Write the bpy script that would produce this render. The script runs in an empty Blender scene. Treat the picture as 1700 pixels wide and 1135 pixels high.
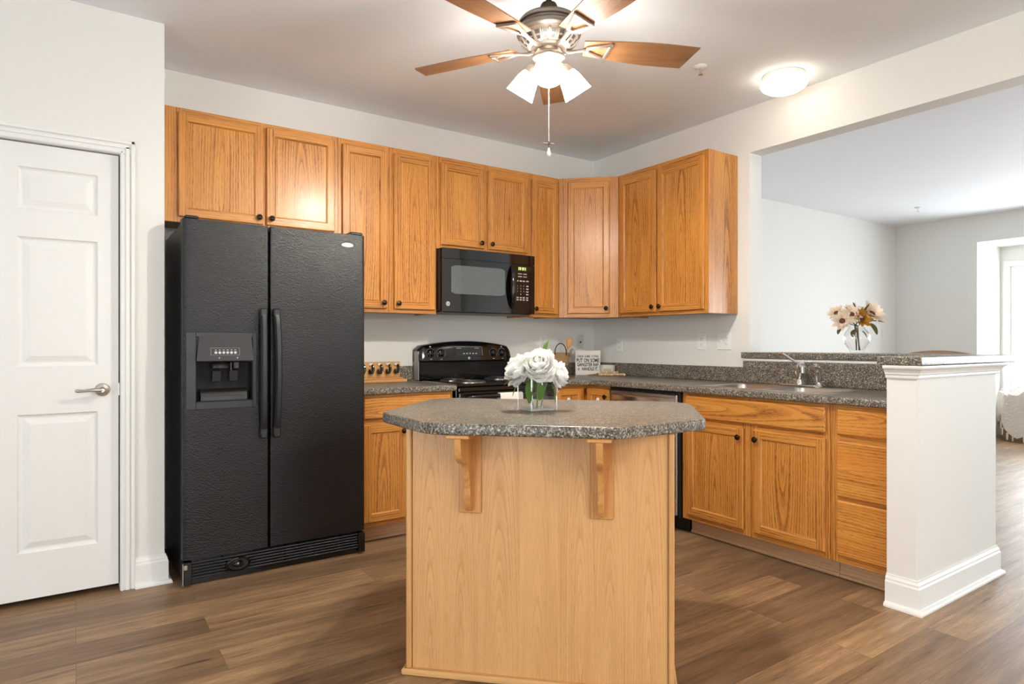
import bpy, bmesh, math, random
from mathutils import Vector, Matrix

# ------------------------------------------------------------------ camera, world, exposure
scn = bpy.context.scene
COL = scn.collection
R = random.Random(7)
PI = math.pi

cam_d = bpy.data.cameras.new('camera')
cam = bpy.data.objects.new('camera', cam_d)
COL.objects.link(cam)
cam_d.sensor_width = 36.0
cam_d.lens = 36.0 * 1056.85 / 1700.0
cam_d.shift_x = -0.00253
cam_d.shift_y = 0.00185
cam_d.clip_start = 0.05
cam.location = (-3.6856, -4.1349, 1.1710)
cam.rotation_euler = (PI / 2, 0, -math.radians(34.65))
scn.camera = cam

scn.view_settings.view_transform = 'Standard'
scn.view_settings.look = 'None'
scn.view_settings.gamma = 1.0
scn.view_settings.use_curve_mapping = False
scn.view_settings.exposure = 0.24

world = bpy.data.worlds.new('daylight')
scn.world = world
world.use_nodes = True
_bg = world.node_tree.nodes['Background']
_bg.inputs['Color'].default_value = (0.88, 0.95, 1.0, 1)
# the sky is brightest on the living room side (+x), where the sun stands behind thin cloud
_wt = world.node_tree
_tc = _wt.nodes.new('ShaderNodeTexCoord'); _sx = _wt.nodes.new('ShaderNodeSeparateXYZ'); _mr = _wt.nodes.new('ShaderNodeMapRange')
_wt.links.new(_tc.outputs['Generated'], _sx.inputs[0]); _wt.links.new(_sx.outputs[0], _mr.inputs['Value'])
_mr.inputs['From Min'].default_value = -0.4; _mr.inputs['From Max'].default_value = 1.0
_mr.inputs['To Min'].default_value = 5.5; _mr.inputs['To Max'].default_value = 12.5
_wt.links.new(_mr.outputs[0], _bg.inputs['Strength'])


def sky_portal(name, loc, aim, sx, sy):
    """tells the renderer where the sky looks in; gives no light of its own"""
    l = bpy.data.lights.new(name, 'AREA')
    l.shape = 'RECTANGLE'; l.size = sx; l.size_y = sy
    l.cycles.is_portal = True
    o = bpy.data.objects.new(name, l); COL.objects.link(o)
    o.location = loc
    o.rotation_euler = (Vector(aim) - Vector(loc)).to_track_quat('-Z', 'Y').to_euler()
    return o


def point_light(name, loc, power, col, rad=0.04):
    l = bpy.data.lights.new(name, 'POINT')
    l.energy = power; l.color = col; l.shadow_soft_size = rad
    o = bpy.data.objects.new(name, l); COL.objects.link(o)
    o.location = loc
    return o


# the openings the daylight comes in by, and the dining lamp behind the camera
sky_portal('patio_opening', (-2.6, -7.62, 1.125), (-2.6, 0, 1.125), 1.3, 2.25)
sky_portal('west_opening', (-7.12, -4.9, 1.325), (0, -4.9, 1.325), 3.0, 2.15)
sky_portal('bay_opening', (6.29, -2.12, 1.38), (0, -2.12, 1.38), 2.16, 1.56)
sky_portal('living_opening', (5.55, -5.3, 1.4), (0, -5.3, 1.4), 2.6, 1.8)
point_light('dining_lamp', (-2.29, -5.3, 1.90), 46, (1.0, 0.88, 0.70), 0.06)


# ------------------------------------------------------------------ materials
def lin(c):
    def f(v):
        v /= 255.0
        return v / 12.92 if v <= 0.04045 else ((v + 0.055) / 1.055) ** 2.4
    return (f(c[0]), f(c[1]), f(c[2]), 1.0)


class NT:
    def __init__(self, name):
        self.m = bpy.data.materials.new(name)
        self.m.use_nodes = True
        self.t = self.m.node_tree
        self.b = self.t.nodes['Principled BSDF']

    def n(self, typ, **kw):
        x = self.t.nodes.new(typ)
        for k, v in kw.items():
            if k.startswith('i_'):
                x.inputs[k[2:].replace('_', ' ')].default_value = v
            else:
                setattr(x, k, v)
        return x

    def l(self, a, b):
        self.t.links.new(a, b)

    def math(self, op, a, b=None, clamp=False):
        x = self.n('ShaderNodeMath', operation=op, use_clamp=clamp)
        for i, v in enumerate((a, b)):
            if v is None:
                continue
            if isinstance(v, (int, float)):
                x.inputs[i].default_value = v
            else:
                self.l(v, x.inputs[i])
        return x.outputs[0]

    def mix(self, fac, a, b, blend='MIX'):
        x = self.n('ShaderNodeMix', data_type='RGBA', blend_type=blend)
        for s, v in ((x.inputs[0], fac), (x.inputs[6], a), (x.inputs[7], b)):
            if isinstance(v, (int, float)):
                s.default_value = v
            elif isinstance(v, tuple):
                s.default_value = v
            else:
                self.l(v, s)
        return x.outputs[2]

    def ramp(self, fac, stops, interp='LINEAR'):
        x = self.n('ShaderNodeValToRGB')
        x.color_ramp.interpolation = interp
        while len(x.color_ramp.elements) < len(stops):
            x.color_ramp.elements.new(0.5)
        for e, (p, c) in zip(x.color_ramp.elements, stops):
            e.position = p; e.color = c
        self.l(fac, x.inputs[0])
        return x.outputs[0]

    def vscale(self, vec, s):
        x = self.n('ShaderNodeVectorMath', operation='MULTIPLY')
        self.l(vec, x.inputs[0]); x.inputs[1].default_value = s
        return x.outputs[0]

    def vadd(self, a, b):
        x = self.n('ShaderNodeVectorMath', operation='ADD')
        self.l(a, x.inputs[0])
        if isinstance(b, tuple): x.inputs[1].default_value = b
        else: self.l(b, x.inputs[1])
        return x.outputs[0]

    def noise(self, vec, scale=1.0, detail=3, rough=0.55):
        x = self.n('ShaderNodeTexNoise')
        x.inputs['Scale'].default_value = scale
        x.inputs['Detail'].default_value = detail
        x.inputs['Roughness'].default_value = rough
        self.l(vec, x.inputs['Vector'])
        return x

    def bump(self, h, strength, dist=0.001):
        x = self.n('ShaderNodeBump')
        x.inputs['Strength'].default_value = strength
        x.inputs['Distance'].default_value = dist
        self.l(h, x.inputs['Height'])
        self.l(x.outputs[0], self.b.inputs['Normal'])


def plain(name, col, rough=0.5, metal=0.0, spec=0.5, coat=0.0, bump=None):
    m = NT(name)
    m.b.inputs['Base Color'].default_value = lin(col)
    m.b.inputs['Roughness'].default_value = rough
    m.b.inputs['Metallic'].default_value = metal
    m.b.inputs['Specular IOR Level'].default_value = spec
    m.b.inputs['Coat Weight'].default_value = coat
    m.b.inputs['Coat Roughness'].default_value = 0.1
    tc = m.n('ShaderNodeTexCoord')
    if bump:
        nz = m.noise(tc.outputs['Object'], bump[0], 3)
        m.bump(nz.outputs[0], bump[1], bump[2])
    else:  # a little unevenness of the finish
        nz = m.noise(tc.outputs['Object'], 14.0, 2)
        r = m.math('MULTIPLY_ADD', nz.outputs[0], 0.08)
        r.node.inputs[2].default_value = max(0.02, rough - 0.04)
        m.l(r, m.b.inputs['Roughness'])
    return m.m


def paint(name, col, rough=0.6, scale=260, strength=0.06):
    m = NT(name)
    tc = m.n('ShaderNodeTexCoord')
    nz = m.noise(tc.outputs['Object'], scale, 3)
    big = m.noise(tc.outputs['Object'], 1.3, 2)
    c = lin(col)
    d = tuple(v * 0.97 for v in c[:3]) + (1,)
    m.l(m.mix(big.outputs[0], d, c), m.b.inputs['Base Color'])
    m.b.inputs['Roughness'].default_value = rough
    m.b.inputs['Specular IOR Level'].default_value = 0.3
    m.bump(nz.outputs[0], strength, 0.001)
    return m.m


def oak(name, light, mid, dark, freq=70.0, rough=0.36, grain=1.0, warp_k=0.036):
    m = NT(name)
    at = m.n('ShaderNodeAttribute', attribute_name='wood')
    v = at.outputs['Vector']
    warp = m.noise(m.vscale(v, (5.0, 5.0, 1.3)), 1.0, 2)
    wv = m.n('ShaderNodeVectorMath', operation='SUBTRACT')
    m.l(warp.outputs['Color'], wv.inputs[0]); wv.inputs[1].default_value = (0.5, 0.5, 0.5)
    w2 = m.vadd(v, m.vscale(wv.outputs[0], (warp_k, warp_k, 0.0)))
    fine_w = m.noise(m.vscale(v, (22.0, 22.0, 5.0)), 1.0, 3)
    sp = m.n('ShaderNodeSeparateXYZ'); m.l(w2, sp.inputs[0])
    r = m.math('SQRT', m.math('ADD', m.math('MULTIPLY', sp.outputs[0], sp.outputs[0]),
                              m.math('MULTIPLY', sp.outputs[1], sp.outputs[1])))
    r = m.math('ADD', r, m.math('MULTIPLY', fine_w.outputs[0], 0.30 * warp_k))
    cr = m.n('ShaderNodeCombineXYZ'); m.l(m.math('MULTIPLY', r, 42.0), cr.inputs[0])
    yr = m.noise(cr.outputs[0], 1.0, 2)          # good and poor years
    r = m.math('ADD', r, m.math('MULTIPLY', yr.outputs[0], 0.022))
    saw = m.math('FRACT', m.math('MULTIPLY', r, freq))
    # early wood: a dark porous line fading away
    line = m.ramp(saw, [(0.0, (1, 1, 1, 1)), (0.16, (0.75, 0.75, 0.75, 1)), (0.5, (0.16, 0.16, 0.16, 1)),
                        (0.86, (0, 0, 0, 1)), (1.0, (1, 1, 1, 1))])
    pores = m.noise(m.vscale(v, (420.0, 420.0, 14.0)), 1.0, 2)
    pr = m.ramp(pores.outputs[0], [(0.42, (0, 0, 0, 1)), (0.62, (1, 1, 1, 1))])
    streak = m.noise(m.vscale(v, (28.0, 28.0, 0.9)), 1.0, 3)
    tone = m.noise(m.vscale(v, (3.0, 3.0, 0.35)), 1.0, 2)
    base = m.mix(m.ramp(streak.outputs[0], [(0.3, (0, 0, 0, 1)), (0.7, (1, 1, 1, 1))]), lin(mid), lin(light))
    base = m.mix(m.math('MULTIPLY', tone.outputs[0], 0.35), base, lin(mid))
    fade = m.noise(m.vscale(v, (11.0, 11.0, 1.5)), 1.0, 3)
    fd = m.ramp(fade.outputs[0], [(0.32, (0.15, 0.15, 0.15, 1)), (0.62, (1, 1, 1, 1))])
    line = m.math('MULTIPLY', line, fd)
    g = m.math('MULTIPLY', line, m.math('ADD', 0.45, m.math('MULTIPLY', pr, 0.50)))
    g = m.math('ADD', g, m.math('MULTIPLY', pr, 0.12))
    g = m.math('MULTIPLY', g, grain, clamp=True)
    col = m.mix(g, base, lin(dark))
    m.l(col, m.b.inputs['Base Color'])
    m.b.inputs['Roughness'].default_value = rough
    m.b.inputs['Coat Weight'].default_value = 0.25
    m.b.inputs['Coat Roughness'].default_value = 0.22
    m.bump(m.math('SUBTRACT', 1.0, g), 0.12, 0.0006)
    return m.m


def speckle(name, k=1.18):
    m = NT(name)
    tc = m.n('ShaderNodeTexCoord')
    o = tc.outputs['Object']
    wob = m.noise(o, 90.0, 2)
    p = m.vadd(o, m.vscale(wob.outputs['Color'], (0.008, 0.008, 0.008)))
    a = m.noise(p, 150.0, 3, 0.6)
    b = m.noise(p, 340.0, 2, 0.6)
    big = m.noise(o, 30.0, 2)
    f = m.math('ADD', m.math('MULTIPLY', a.outputs[0], 0.65), m.math('MULTIPLY', b.outputs[0], 0.35))
    f = m.math('ADD', f, m.math('MULTIPLY', m.math('SUBTRACT', big.outputs[0], 0.5), 0.10))
    s = lambda c: tuple(v * k for v in lin(c)[:3]) + (1,)
    c = m.ramp(f, [(0.36, s((38, 35, 31))), (0.46, s((74, 68, 61))), (0.53, s((112, 105, 95))),
                   (0.58, s((156, 148, 134))), (0.66, s((206, 198, 182)))])
    m.l(c, m.b.inputs['Base Color'])
    m.b.inputs['Roughness'].default_value = 0.30
    m.b.inputs['Specular IOR Level'].default_value = 0.45
    m.bump(b.outputs[0], 0.08, 0.0006)
    return m.m


def floor_mat():
    m = NT('vinyl_plank')
    tc = m.n('ShaderNodeTexCoord')
    o = tc.outputs['Object']
    br = m.n('ShaderNodeTexBrick', offset=0.37, offset_frequency=2, squash=1.0)
    br.inputs['Color1'].default_value = (0, 0, 0, 1)
    br.inputs['Color2'].default_value = (1, 1, 1, 1)
    br.inputs['Mortar'].default_value = (0.5, 0.5, 0.5, 1)
    br.inputs['Scale'].default_value = 1.0
    br.inputs['Mortar Size'].default_value = 0.0011
    br.inputs['Mortar Smooth'].default_value = 0.3
    br.inputs['Brick Width'].default_value = 1.22
    br.inputs['Row Height'].default_value = 0.182
    m.l(m.vadd(o, (20.31, 20.05, 0.0)), br.inputs['Vector'])
    rnd = br.outputs['Color']
    off = m.vscale(rnd, (31.0, 17.0, 5.0))
    v = m.vadd(o, off)
    g1 = m.noise(m.vscale(v, (1.8, 24.0, 1.0)), 1.0, 5, 0.65)
    g2 = m.noise(m.vscale(v, (6.0, 150.0, 1.0)), 1.0, 3, 0.6)
    g3 = m.noise(m.vscale(v, (2.2, 5.0, 1.0)), 1.0, 3, 0.6)
    g4 = m.noise(m.vscale(v, (14.0, 420.0, 1.0)), 1.0, 2, 0.6)
    kn = m.noise(m.vscale(v, (2.6, 30.0, 1.0)), 1.0, 3, 0.6)
    c = m.ramp(g1.outputs[0], [(0.28, lin((120, 94, 68))), (0.45, lin((145, 115, 85))),
                               (0.58, lin((163, 132, 99))), (0.75, lin((182, 150, 115)))])
    tint = m.ramp(rnd, [(0.0, (0.62, 0.59, 0.57, 1)), (0.45, (0.92, 0.90, 0.88, 1)), (1.0, (1.20, 1.18, 1.14, 1))])
    c = m.mix(1.0, c, tint, 'MULTIPLY')
    c = m.mix(m.math('MULTIPLY', m.ramp(g2.outputs[0], [(0.45, (0, 0, 0, 1)), (0.72, (1, 1, 1, 1))]), 0.34), c, lin((70, 52, 40)))
    c = m.mix(m.math('MULTIPLY', m.ramp(g4.outputs[0], [(0.50, (0, 0, 0, 1)), (0.66, (1, 1, 1, 1))]), 0.40), c, lin((74, 56, 42)))
    c = m.mix(m.math('MULTIPLY', m.ramp(g3.outputs[0], [(0.4, (0, 0, 0, 1)), (0.7, (1, 1, 1, 1))]), 0.25), c, lin((104, 80, 62)))
    c = m.mix(m.math('MULTIPLY', m.ramp(kn.outputs[0], [(0.64, (0, 0, 0, 1)), (0.72, (1, 1, 1, 1))]), 0.7), c, lin((58, 42, 32)))
    c = m.mix(m.math('MULTIPLY', br.outputs['Fac'], 0.55), c, lin((52, 40, 32)))
    m.l(c, m.b.inputs['Base Color'])
    m.b.inputs['Roughness'].default_value = 0.42
    m.b.inputs['Specular IOR Level'].default_value = 0.4
    h = m.math('SUBTRACT', m.math('MULTIPLY', g2.outputs[0], 0.5), m.math('MULTIPLY', br.outputs['Fac'], 1.0))
    m.bump(h, 0.25, 0.0008)
    return m.m


def emit(name, col, strength):
    m = NT(name)
    m.b.inputs['Base Color'].default_value = (0.9, 0.9, 0.88, 1)
    m.b.inputs['Emission Color'].default_value = col
    m.b.inputs['Emission Strength'].default_value = strength
    return m.m


def glass(name, col=(1, 1, 1, 1), spec=1.0):
    """thin clear glass: sees straight through, mirrors more towards its rims"""
    m = NT(name)
    tr = m.n('ShaderNodeBsdfTransparent'); tr.inputs[0].default_value = col
    gl = m.n('ShaderNodeBsdfGlossy'); gl.inputs['Roughness'].default_value = 0.03
    lw = m.n('ShaderNodeLayerWeight'); lw.inputs['Blend'].default_value = 0.5
    f = m.math('ADD', 0.05, m.math('MULTIPLY', m.math('POWER', lw.outputs['Facing'], 3.0), 0.65 * spec))
    mx = m.n('ShaderNodeMixShader')
    m.l(f, mx.inputs[0]); m.l(tr.outputs[0], mx.inputs[1]); m.l(gl.outputs[0], mx.inputs[2])
    m.l(mx.outputs[0], m.t.nodes['Material Output'].inputs['Surface'])
    return m.m


def thin(name, col, through=0.4, vary=0.06):
    """petals and leaves: light passes through them"""
    m = NT(name)
    tc = m.n('ShaderNodeTexCoord'); nz = m.noise(tc.outputs['Object'], 60.0, 2)
    c = lin(col)
    cc = m.mix(nz.outputs[0], tuple(v * (1 - vary) for v in c[:3]) + (1,), c)
    d = m.n('ShaderNodeBsdfDiffuse'); t = m.n('ShaderNodeBsdfTranslucent')
    m.l(cc, d.inputs[0]); m.l(cc, t.inputs[0])
    mx = m.n('ShaderNodeMixShader'); mx.inputs[0].default_value = through
    m.l(d.outputs[0], mx.inputs[1]); m.l(t.outputs[0], mx.inputs[2])
    m.l(mx.outputs[0], m.t.nodes['Material Output'].inputs['Surface'])
    return m.m


def brushed(name, col, rough=0.28, sc=(400, 3, 3)):
    m = NT(name)
    tc = m.n('ShaderNodeTexCoord')
    nz = m.noise(m.vscale(tc.outputs['Object'], sc), 1.0, 3)
    c = lin(col)
    m.l(m.mix(nz.outputs[0], tuple(v * 0.8 for v in c[:3]) + (1,), c), m.b.inputs['Base Color'])
    m.b.inputs['Metallic'].default_value = 1.0
    m.b.inputs['Roughness'].default_value = rough
    return m.m


def woven(name, c1, c2, sc=60.0):
    m = NT(name)
    tc = m.n('ShaderNodeTexCoord')
    wv = m.n('ShaderNodeTexWave', wave_type='BANDS', bands_direction='Z')
    wv.inputs['Scale'].default_value = sc
    wv.inputs['Distortion'].default_value = 2.0
    wv.inputs['Detail'].default_value = 2.0
    wv.inputs['Detail Scale'].default_value = 3.0
    m.l(tc.outputs['Object'], wv.inputs['Vector'])
    nz = m.noise(tc.outputs['Object'], 90.0, 3)
    f = m.math('MULTIPLY', wv.outputs[1], m.math('ADD', nz.outputs[0], 0.4), clamp=True)
    m.l(m.mix(f, lin(c2), lin(c1)), m.b.inputs['Base Color'])
    m.b.inputs['Roughness'].default_value = 0.85
    m.bump(f, 0.6, 0.003)
    return m.m


M = {}
M['wall'] = paint('wall_paint', (235, 234, 230))
M['ceil'] = paint('ceiling_paint', (246, 250, 255), 0.75, 160, 0.1)
M['trim'] = paint('trim_paint', (240, 240, 238), 0.35, 60, 0.03)
M['doorwhite'] = paint('door_paint', (238, 238, 236), 0.38, 90, 0.05)
M['oak'] = oak('honey_oak', (226, 162, 78), (209, 136, 57), (130, 68, 24), grain=1.2)
M['oak_in'] = plain('cabinet_underside', (170, 140, 105), 0.6)
M['laminate'] = oak('oak_laminate', (228, 178, 118), (214, 162, 103), (176, 122, 70), 150.0, 0.38, 0.7, 0.010)
M['toe'] = oak('toe_kick_board', (222, 184, 142), (206, 168, 128), (156, 122, 90), 60.0, 0.5, 0.5)
M['counter'] = speckle('speckled_laminate')
M['floor'] = floor_mat()
M['knob'] = plain('dark_bronze', (66, 55, 46), 0.25, 0.9)
M['black_tex'] = plain('black_textured_steel', (15, 15, 17), 0.22, 0.0, 0.5, 0.0, (160.0, 0.7, 0.004))
M['black'] = plain('black_plastic', (22, 22, 23), 0.38)
M['grey_plastic'] = plain('charcoal_plastic', (33, 34, 37), 0.40)
M['black_gloss'] = plain('black_enamel', (14, 14, 15), 0.10, 0.0, 0.6)
M['black_glass'] = plain('black_glass', (10, 11, 12), 0.04, 0.0, 0.7)
M['mw_window'] = plain('microwave_window_glass', (92, 98, 98), 0.06, 0.0, 0.7)
M['dark'] = plain('dark_void', (8, 8, 8), 0.7)
M['steel'] = brushed('stainless_steel', (205, 200, 194))
M['steel_dark'] = brushed('stainless_door', (210, 204, 196), 0.32, (3, 300, 3))
M['chrome'] = plain('chrome', (225, 225, 226), 0.08, 1.0)
M['nickel'] = plain('satin_nickel', (190, 182, 172), 0.28, 1.0)
M['pewter'] = plain('pewter_metal', (126, 116, 106), 0.38, 0.85)
M['pewter_light'] = plain('pale_pewter', (176, 164, 152), 0.35, 0.85)  # paler pewter for the fan's lower housing, brackets and sockets
M['white'] = plain('white_plastic', (240, 240, 238), 0.35)
M['print'] = plain('light_print', (205, 205, 200), 0.5)
M['ink'] = plain('black_ink', (42, 40, 38), 0.7)
M['sign'] = plain('sign_board', (238, 230, 224), 0.5)
M['badge'] = plain('badge_silver', (215, 213, 208), 0.25, 0.6)
M['shade'] = emit('lit_shade_glass', (1.0, 0.94, 0.84, 1), 56.0)
M['bulb'] = emit('lit_bulb', (1.0, 0.93, 0.82, 1), 1900.0)
M['dome'] = emit('lit_dome_glass', (1.0, 0.86, 0.68, 1), 5.0)
M['led'] = emit('green_display', (0.55, 0.9, 0.1, 1), 1.6)
M['blade'] = oak('fan_blade_wood', (150, 106, 70), (132, 90, 58), (92, 60, 38), 90.0, 0.45, 0.5)
M['glass'] = glass('clear_glass')
_m = NT('glass_edge')
_t = _m.n('ShaderNodeBsdfTransparent'); _g = _m.n('ShaderNodeBsdfGlossy'); _g.inputs['Roughness'].default_value = 0.05
_d = _m.n('ShaderNodeBsdfDiffuse'); _d.inputs[0].default_value = (0.85, 0.9, 0.88, 1)  # white mixed in to paint the bright glints of the glass edges
_x = _m.n('ShaderNodeMixShader'); _x.inputs[0].default_value = 0.5; _m.l(_g.outputs[0], _x.inputs[1]); _m.l(_d.outputs[0], _x.inputs[2])
_y = _m.n('ShaderNodeMixShader'); _y.inputs[0].default_value = 0.5; _m.l(_t.outputs[0], _y.inputs[1]); _m.l(_x.outputs[0], _y.inputs[2])
_m.l(_y.outputs[0], _m.t.nodes['Material Output'].inputs['Surface'])
M['glass_edge'] = _m.m
M['petal'] = thin('white_petal', (254, 253, 250), 0.42)
M['cream'] = thin('cream_petal', (244, 228, 208), 0.42)
M['yellow'] = plain('yellow_stamen', (226, 208, 40), 0.6)
M['leaf'] = thin('green_leaf', (100, 132, 66), 0.42)
M['leaf_olive'] = thin('olive_leaf', (104, 106, 62), 0.42)
M['amber'] = thin('amber_petal', (190, 142, 58), 0.42)
M['seed'] = plain('brown_seed_head', (92, 48, 30), 0.7)
M['stem'] = plain('green_stem', (96, 134, 70), 0.5)
M['bamboo'] = oak('bamboo_wood', (222, 172, 110), (208, 152, 90), (166, 108, 60), 140.0, 0.45, 0.4)
M['straw'] = woven('straw_weave', (206, 172, 124), (140, 104, 64), 26.0)
M['straw_dark'] = woven('brown_weave', (148, 124, 108), (96, 76, 64), 26.0)
M['wicker'] = woven('wicker_weave', (186, 150, 106), (120, 88, 56), 14.0)
M['knit'] = plain('knit_wool', (232, 224, 212), 0.95, 0.0, 0.1, 0.0, (38.0, 1.0, 0.02))
M['leather'] = plain('black_leather', (36, 28, 26), 0.5)
M['bead'] = plain('wooden_bead', (214, 180, 138), 0.45)
M['bead2'] = plain('pale_wooden_bead', (232, 208, 178), 0.45)
M['jute'] = plain('jute_twine', (150, 116, 88), 0.9)
M['ceramic'] = plain('white_ceramic', (232, 228, 222), 0.25)
M['label'] = plain('paper_label', (200, 184, 160), 0.6)
M['towel'] = plain('white_towel', (236, 228, 224), 0.9, 0.0, 0.2, 0.0, (160.0, 0.5, 0.002))
M['coil'] = plain('burner_coil', (70, 66, 62), 0.45, 0.6)
M['grey_panel'] = plain('grey_enamel', (170, 170, 166), 0.3)
M['jack_plate'] = plain('putty_plastic', (214, 212, 206), 0.4)
M['stool'] = plain('brown_wood', (140, 112, 84), 0.5)


# ------------------------------------------------------------------ mesh building
class MB:
    def __init__(self):
        self.v = []; self.f = []; self.mi = []; self.sm = []; self.w = []

    def _wood(self, pts, grain, bbox, seed):
        ax = 'xyz'.index(grain)
        oth = [i for i in range(3) if i != ax]
        ext = [bbox[1][i] - bbox[0][i] for i in range(3)]
        if ext[oth[0]] >= ext[oth[1]]: b, c = oth
        else: c, b = oth
        rr = random.Random(seed)
        cb = (bbox[0][b] + bbox[1][b]) / 2; cc = (bbox[0][c] + bbox[1][c]) / 2
        ca = (bbox[0][ax] + bbox[1][ax]) / 2
        ob = rr.uniform(-0.03, 0.03) if ext[b] > 0.12 else rr.uniform(0.03, 0.09) * rr.choice((-1, 1))
        d0 = rr.uniform(-0.02, 0.03)
        tilt = rr.uniform(0.045, 0.10) * rr.choice((-1, 1)) if ext[b] > 0.12 else rr.uniform(-0.03, 0.03)
        oz = rr.uniform(-40, 40)
        return [(p[b] - cb + ob, p[c] - cc + d0 + tilt * (p[ax] - ca), p[ax] - ca + oz) for p in pts]

    def face(self, pts, mat=0, smooth=False, grain=None, bbox=None, seed=0):
        n = len(self.v)
        self.v += [tuple(p) for p in pts]
        self.f.append(tuple(range(n, n + len(pts))))
        self.mi.append(mat); self.sm.append(smooth)
        if grain:
            if bbox is None:
                bbox = ([min(p[i] for p in pts) for i in range(3)], [max(p[i] for p in pts) for i in range(3)])
            self.w.append(self._wood(pts, grain, bbox, seed))
        else:
            self.w.append([(0, 0, 0)] * len(pts))

    def mesh(self, verts, faces, mat=0, smooth=False, grain=None, bbox=None, seed=None):
        n = len(self.v)
        verts = [tuple(p) for p in verts]
        self.v += verts
        if grain:
            if bbox is None:
                bbox = ([min(p[i] for p in verts) for i in range(3)], [max(p[i] for p in verts) for i in range(3)])
            if seed is None: seed = R.random()
            W = self._wood(verts, grain, bbox, seed)
        for f in faces:
            self.f.append(tuple(n + i for i in f))
            self.mi.append(mat); self.sm.append(smooth)
            self.w.append([W[i] for i in f] if grain else [(0, 0, 0)] * len(f))

    def box(self, x0, x1, y0, y1, z0, z1, ch=0.0015, mat=0, grain=None, mtx=None):
        x0, x1 = min(x0, x1), max(x0, x1); y0, y1 = min(y0, y1), max(y0, y1); z0, z1 = min(z0, z1), max(z0, z1)
        ch = min(ch, (x1 - x0) * .45, (y1 - y0) * .45, (z1 - z0) * .45)
        lo = (x0, y0, z0); hi = (x1, y1, z1)
        if ch <= 0:
            vs = [(a, b, c) for a in (x0, x1) for b in (y0, y1) for c in (z0, z1)]
            fs = [(0, 1, 3, 2), (4, 6, 7, 5), (0, 4, 5, 1), (2, 3, 7, 6), (0, 2, 6, 4), (1, 5, 7, 3)]
        else:
            vs = []; idx = {}
            for sx in (0, 1):
                for sy in (0, 1):
                    for sz in (0, 1):
                        for a in range(3):
                            s = (sx, sy, sz)
                            p = [(hi[i] - ch if s[i] else lo[i] + ch) for i in range(3)]
                            p[a] = hi[a] if s[a] else lo[a]
                            idx[(s, a)] = len(vs); vs.append(tuple(p))
            fs = []
            for a in range(3):
                b, c = (a + 1) % 3, (a + 2) % 3
                for s in (0, 1):
                    q = []
                    for (tb, tc_) in ((0, 0), (1, 0), (1, 1), (0, 1)):
                        k = [0, 0, 0]; k[a] = s; k[b] = tb; k[c] = tc_
                        q.append(idx[(tuple(k), a)])
                    fs.append(tuple(q) if s else tuple(reversed(q)))
                # edges running along a
                for tb in (0, 1):
                    for tc_ in (0, 1):
                        k0 = [0, 0, 0]; k0[b] = tb; k0[c] = tc_; k1 = list(k0); k1[a] = 1
                        q = [idx[(tuple(k0), b)], idx[(tuple(k1), b)], idx[(tuple(k1), c)], idx[(tuple(k0), c)]]
                        fs.append(tuple(q) if (tb == tc_) else tuple(reversed(q)))
            for sx in (0, 1):
                for sy in (0, 1):
                    for sz in (0, 1):
                        s = (sx, sy, sz)
                        q = [idx[(s, 0)], idx[(s, 1)], idx[(s, 2)]]
                        fs.append(tuple(q) if (sx + sy + sz) % 2 else tuple(reversed(q)))
        W = None
        if mtx is not None and not grain:
            vs = [tuple(mtx @ Vector(p)) for p in vs]
        self.mesh(vs, fs, mat, False, grain, (lo, hi) if grain else None)
        return self

    def loft(self, loops, mat=0, smooth=True, cap0=True, cap1=True, closed=True, grain=None):
        vs = [p for lp in loops for p in lp]
        n = len(loops[0]); fs = []
        for i in range(len(loops) - 1):
            for j in range(n if closed else n - 1):
                k = (j + 1) % n
                fs.append((i * n + j, i * n + k, (i + 1) * n + k, (i + 1) * n + j))
        if cap0: fs.append(tuple(reversed(range(n))))
        if cap1: fs.append(tuple((len(loops) - 1) * n + j for j in range(n)))
        self.mesh(vs, fs, mat, smooth, grain)
        return self

    def lathe(self, prof, seg=24, mat=0, mtx=None, smooth=True, cap0=True, cap1=True):
        mtx = mtx or Matrix.Identity(4)
        loops = []
        for r, z in prof:
            loops.append([mtx @ Vector((max(r, 1e-5) * math.cos(2 * PI * j / seg), max(r, 1e-5) * math.sin(2 * PI * j / seg), z)) for j in range(seg)])
        return self.loft(loops, mat, smooth, cap0, cap1)

    def tube(self, pts, rad, seg=10, mat=0, cap=True, flat=1.0, up=None):
        pts = [Vector(p) for p in pts]
        n = len(pts)
        rad = rad if isinstance(rad, (list, tuple)) else [rad] * n
        t0 = (pts[1] - pts[0]).normalized()
        u = Vector(up) if up else (Vector((0, 0, 1)) if abs(t0.z) < .9 else Vector((1, 0, 0)))
        loops = []
        for i in range(n):
            t = (pts[min(i + 1, n - 1)] - pts[max(i - 1, 0)]).normalized()
            a = t.cross(u)
            if a.length < 1e-6: a = t.cross(Vector((1, 0.3, 0)))
            a.normalize(); b = a.cross(t).normalized()
            if not up: u = b
            loops.append([pts[i] + a * (math.cos(2 * PI * j / seg) * rad[i]) + b * (math.sin(2 * PI * j / seg) * rad[i] * flat) for j in range(seg)])
        return self.loft(loops, mat, True, cap, cap)

    def prism(self, poly, z0, z1, bev=0.0, mat=0, mtx=None, smooth=False, grain=None, steps=3):
        """poly counter-clockwise; top and bottom edges rounded by bev"""
        mtx = mtx or Matrix.Identity(4)
        loops = []
        if bev > 0:
            for k in range(steps + 1):
                a = PI / 2 * k / steps
                loops.append((inset(poly, bev * (1 - math.sin(a))), z0 + bev * (1 - math.cos(a))))
            for k in range(steps + 1):
                a = PI / 2 * k / steps
                loops.append((inset(poly, bev * (1 - math.cos(a))), z1 - bev * (1 - math.sin(a))))
        else:
            loops = [(poly, z0), (poly, z1)]
        L = [[mtx @ Vector((p[0], p[1], z)) for p in pl] for pl, z in loops]
        return self.loft(L, mat, smooth, True, True, True, grain)

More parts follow.
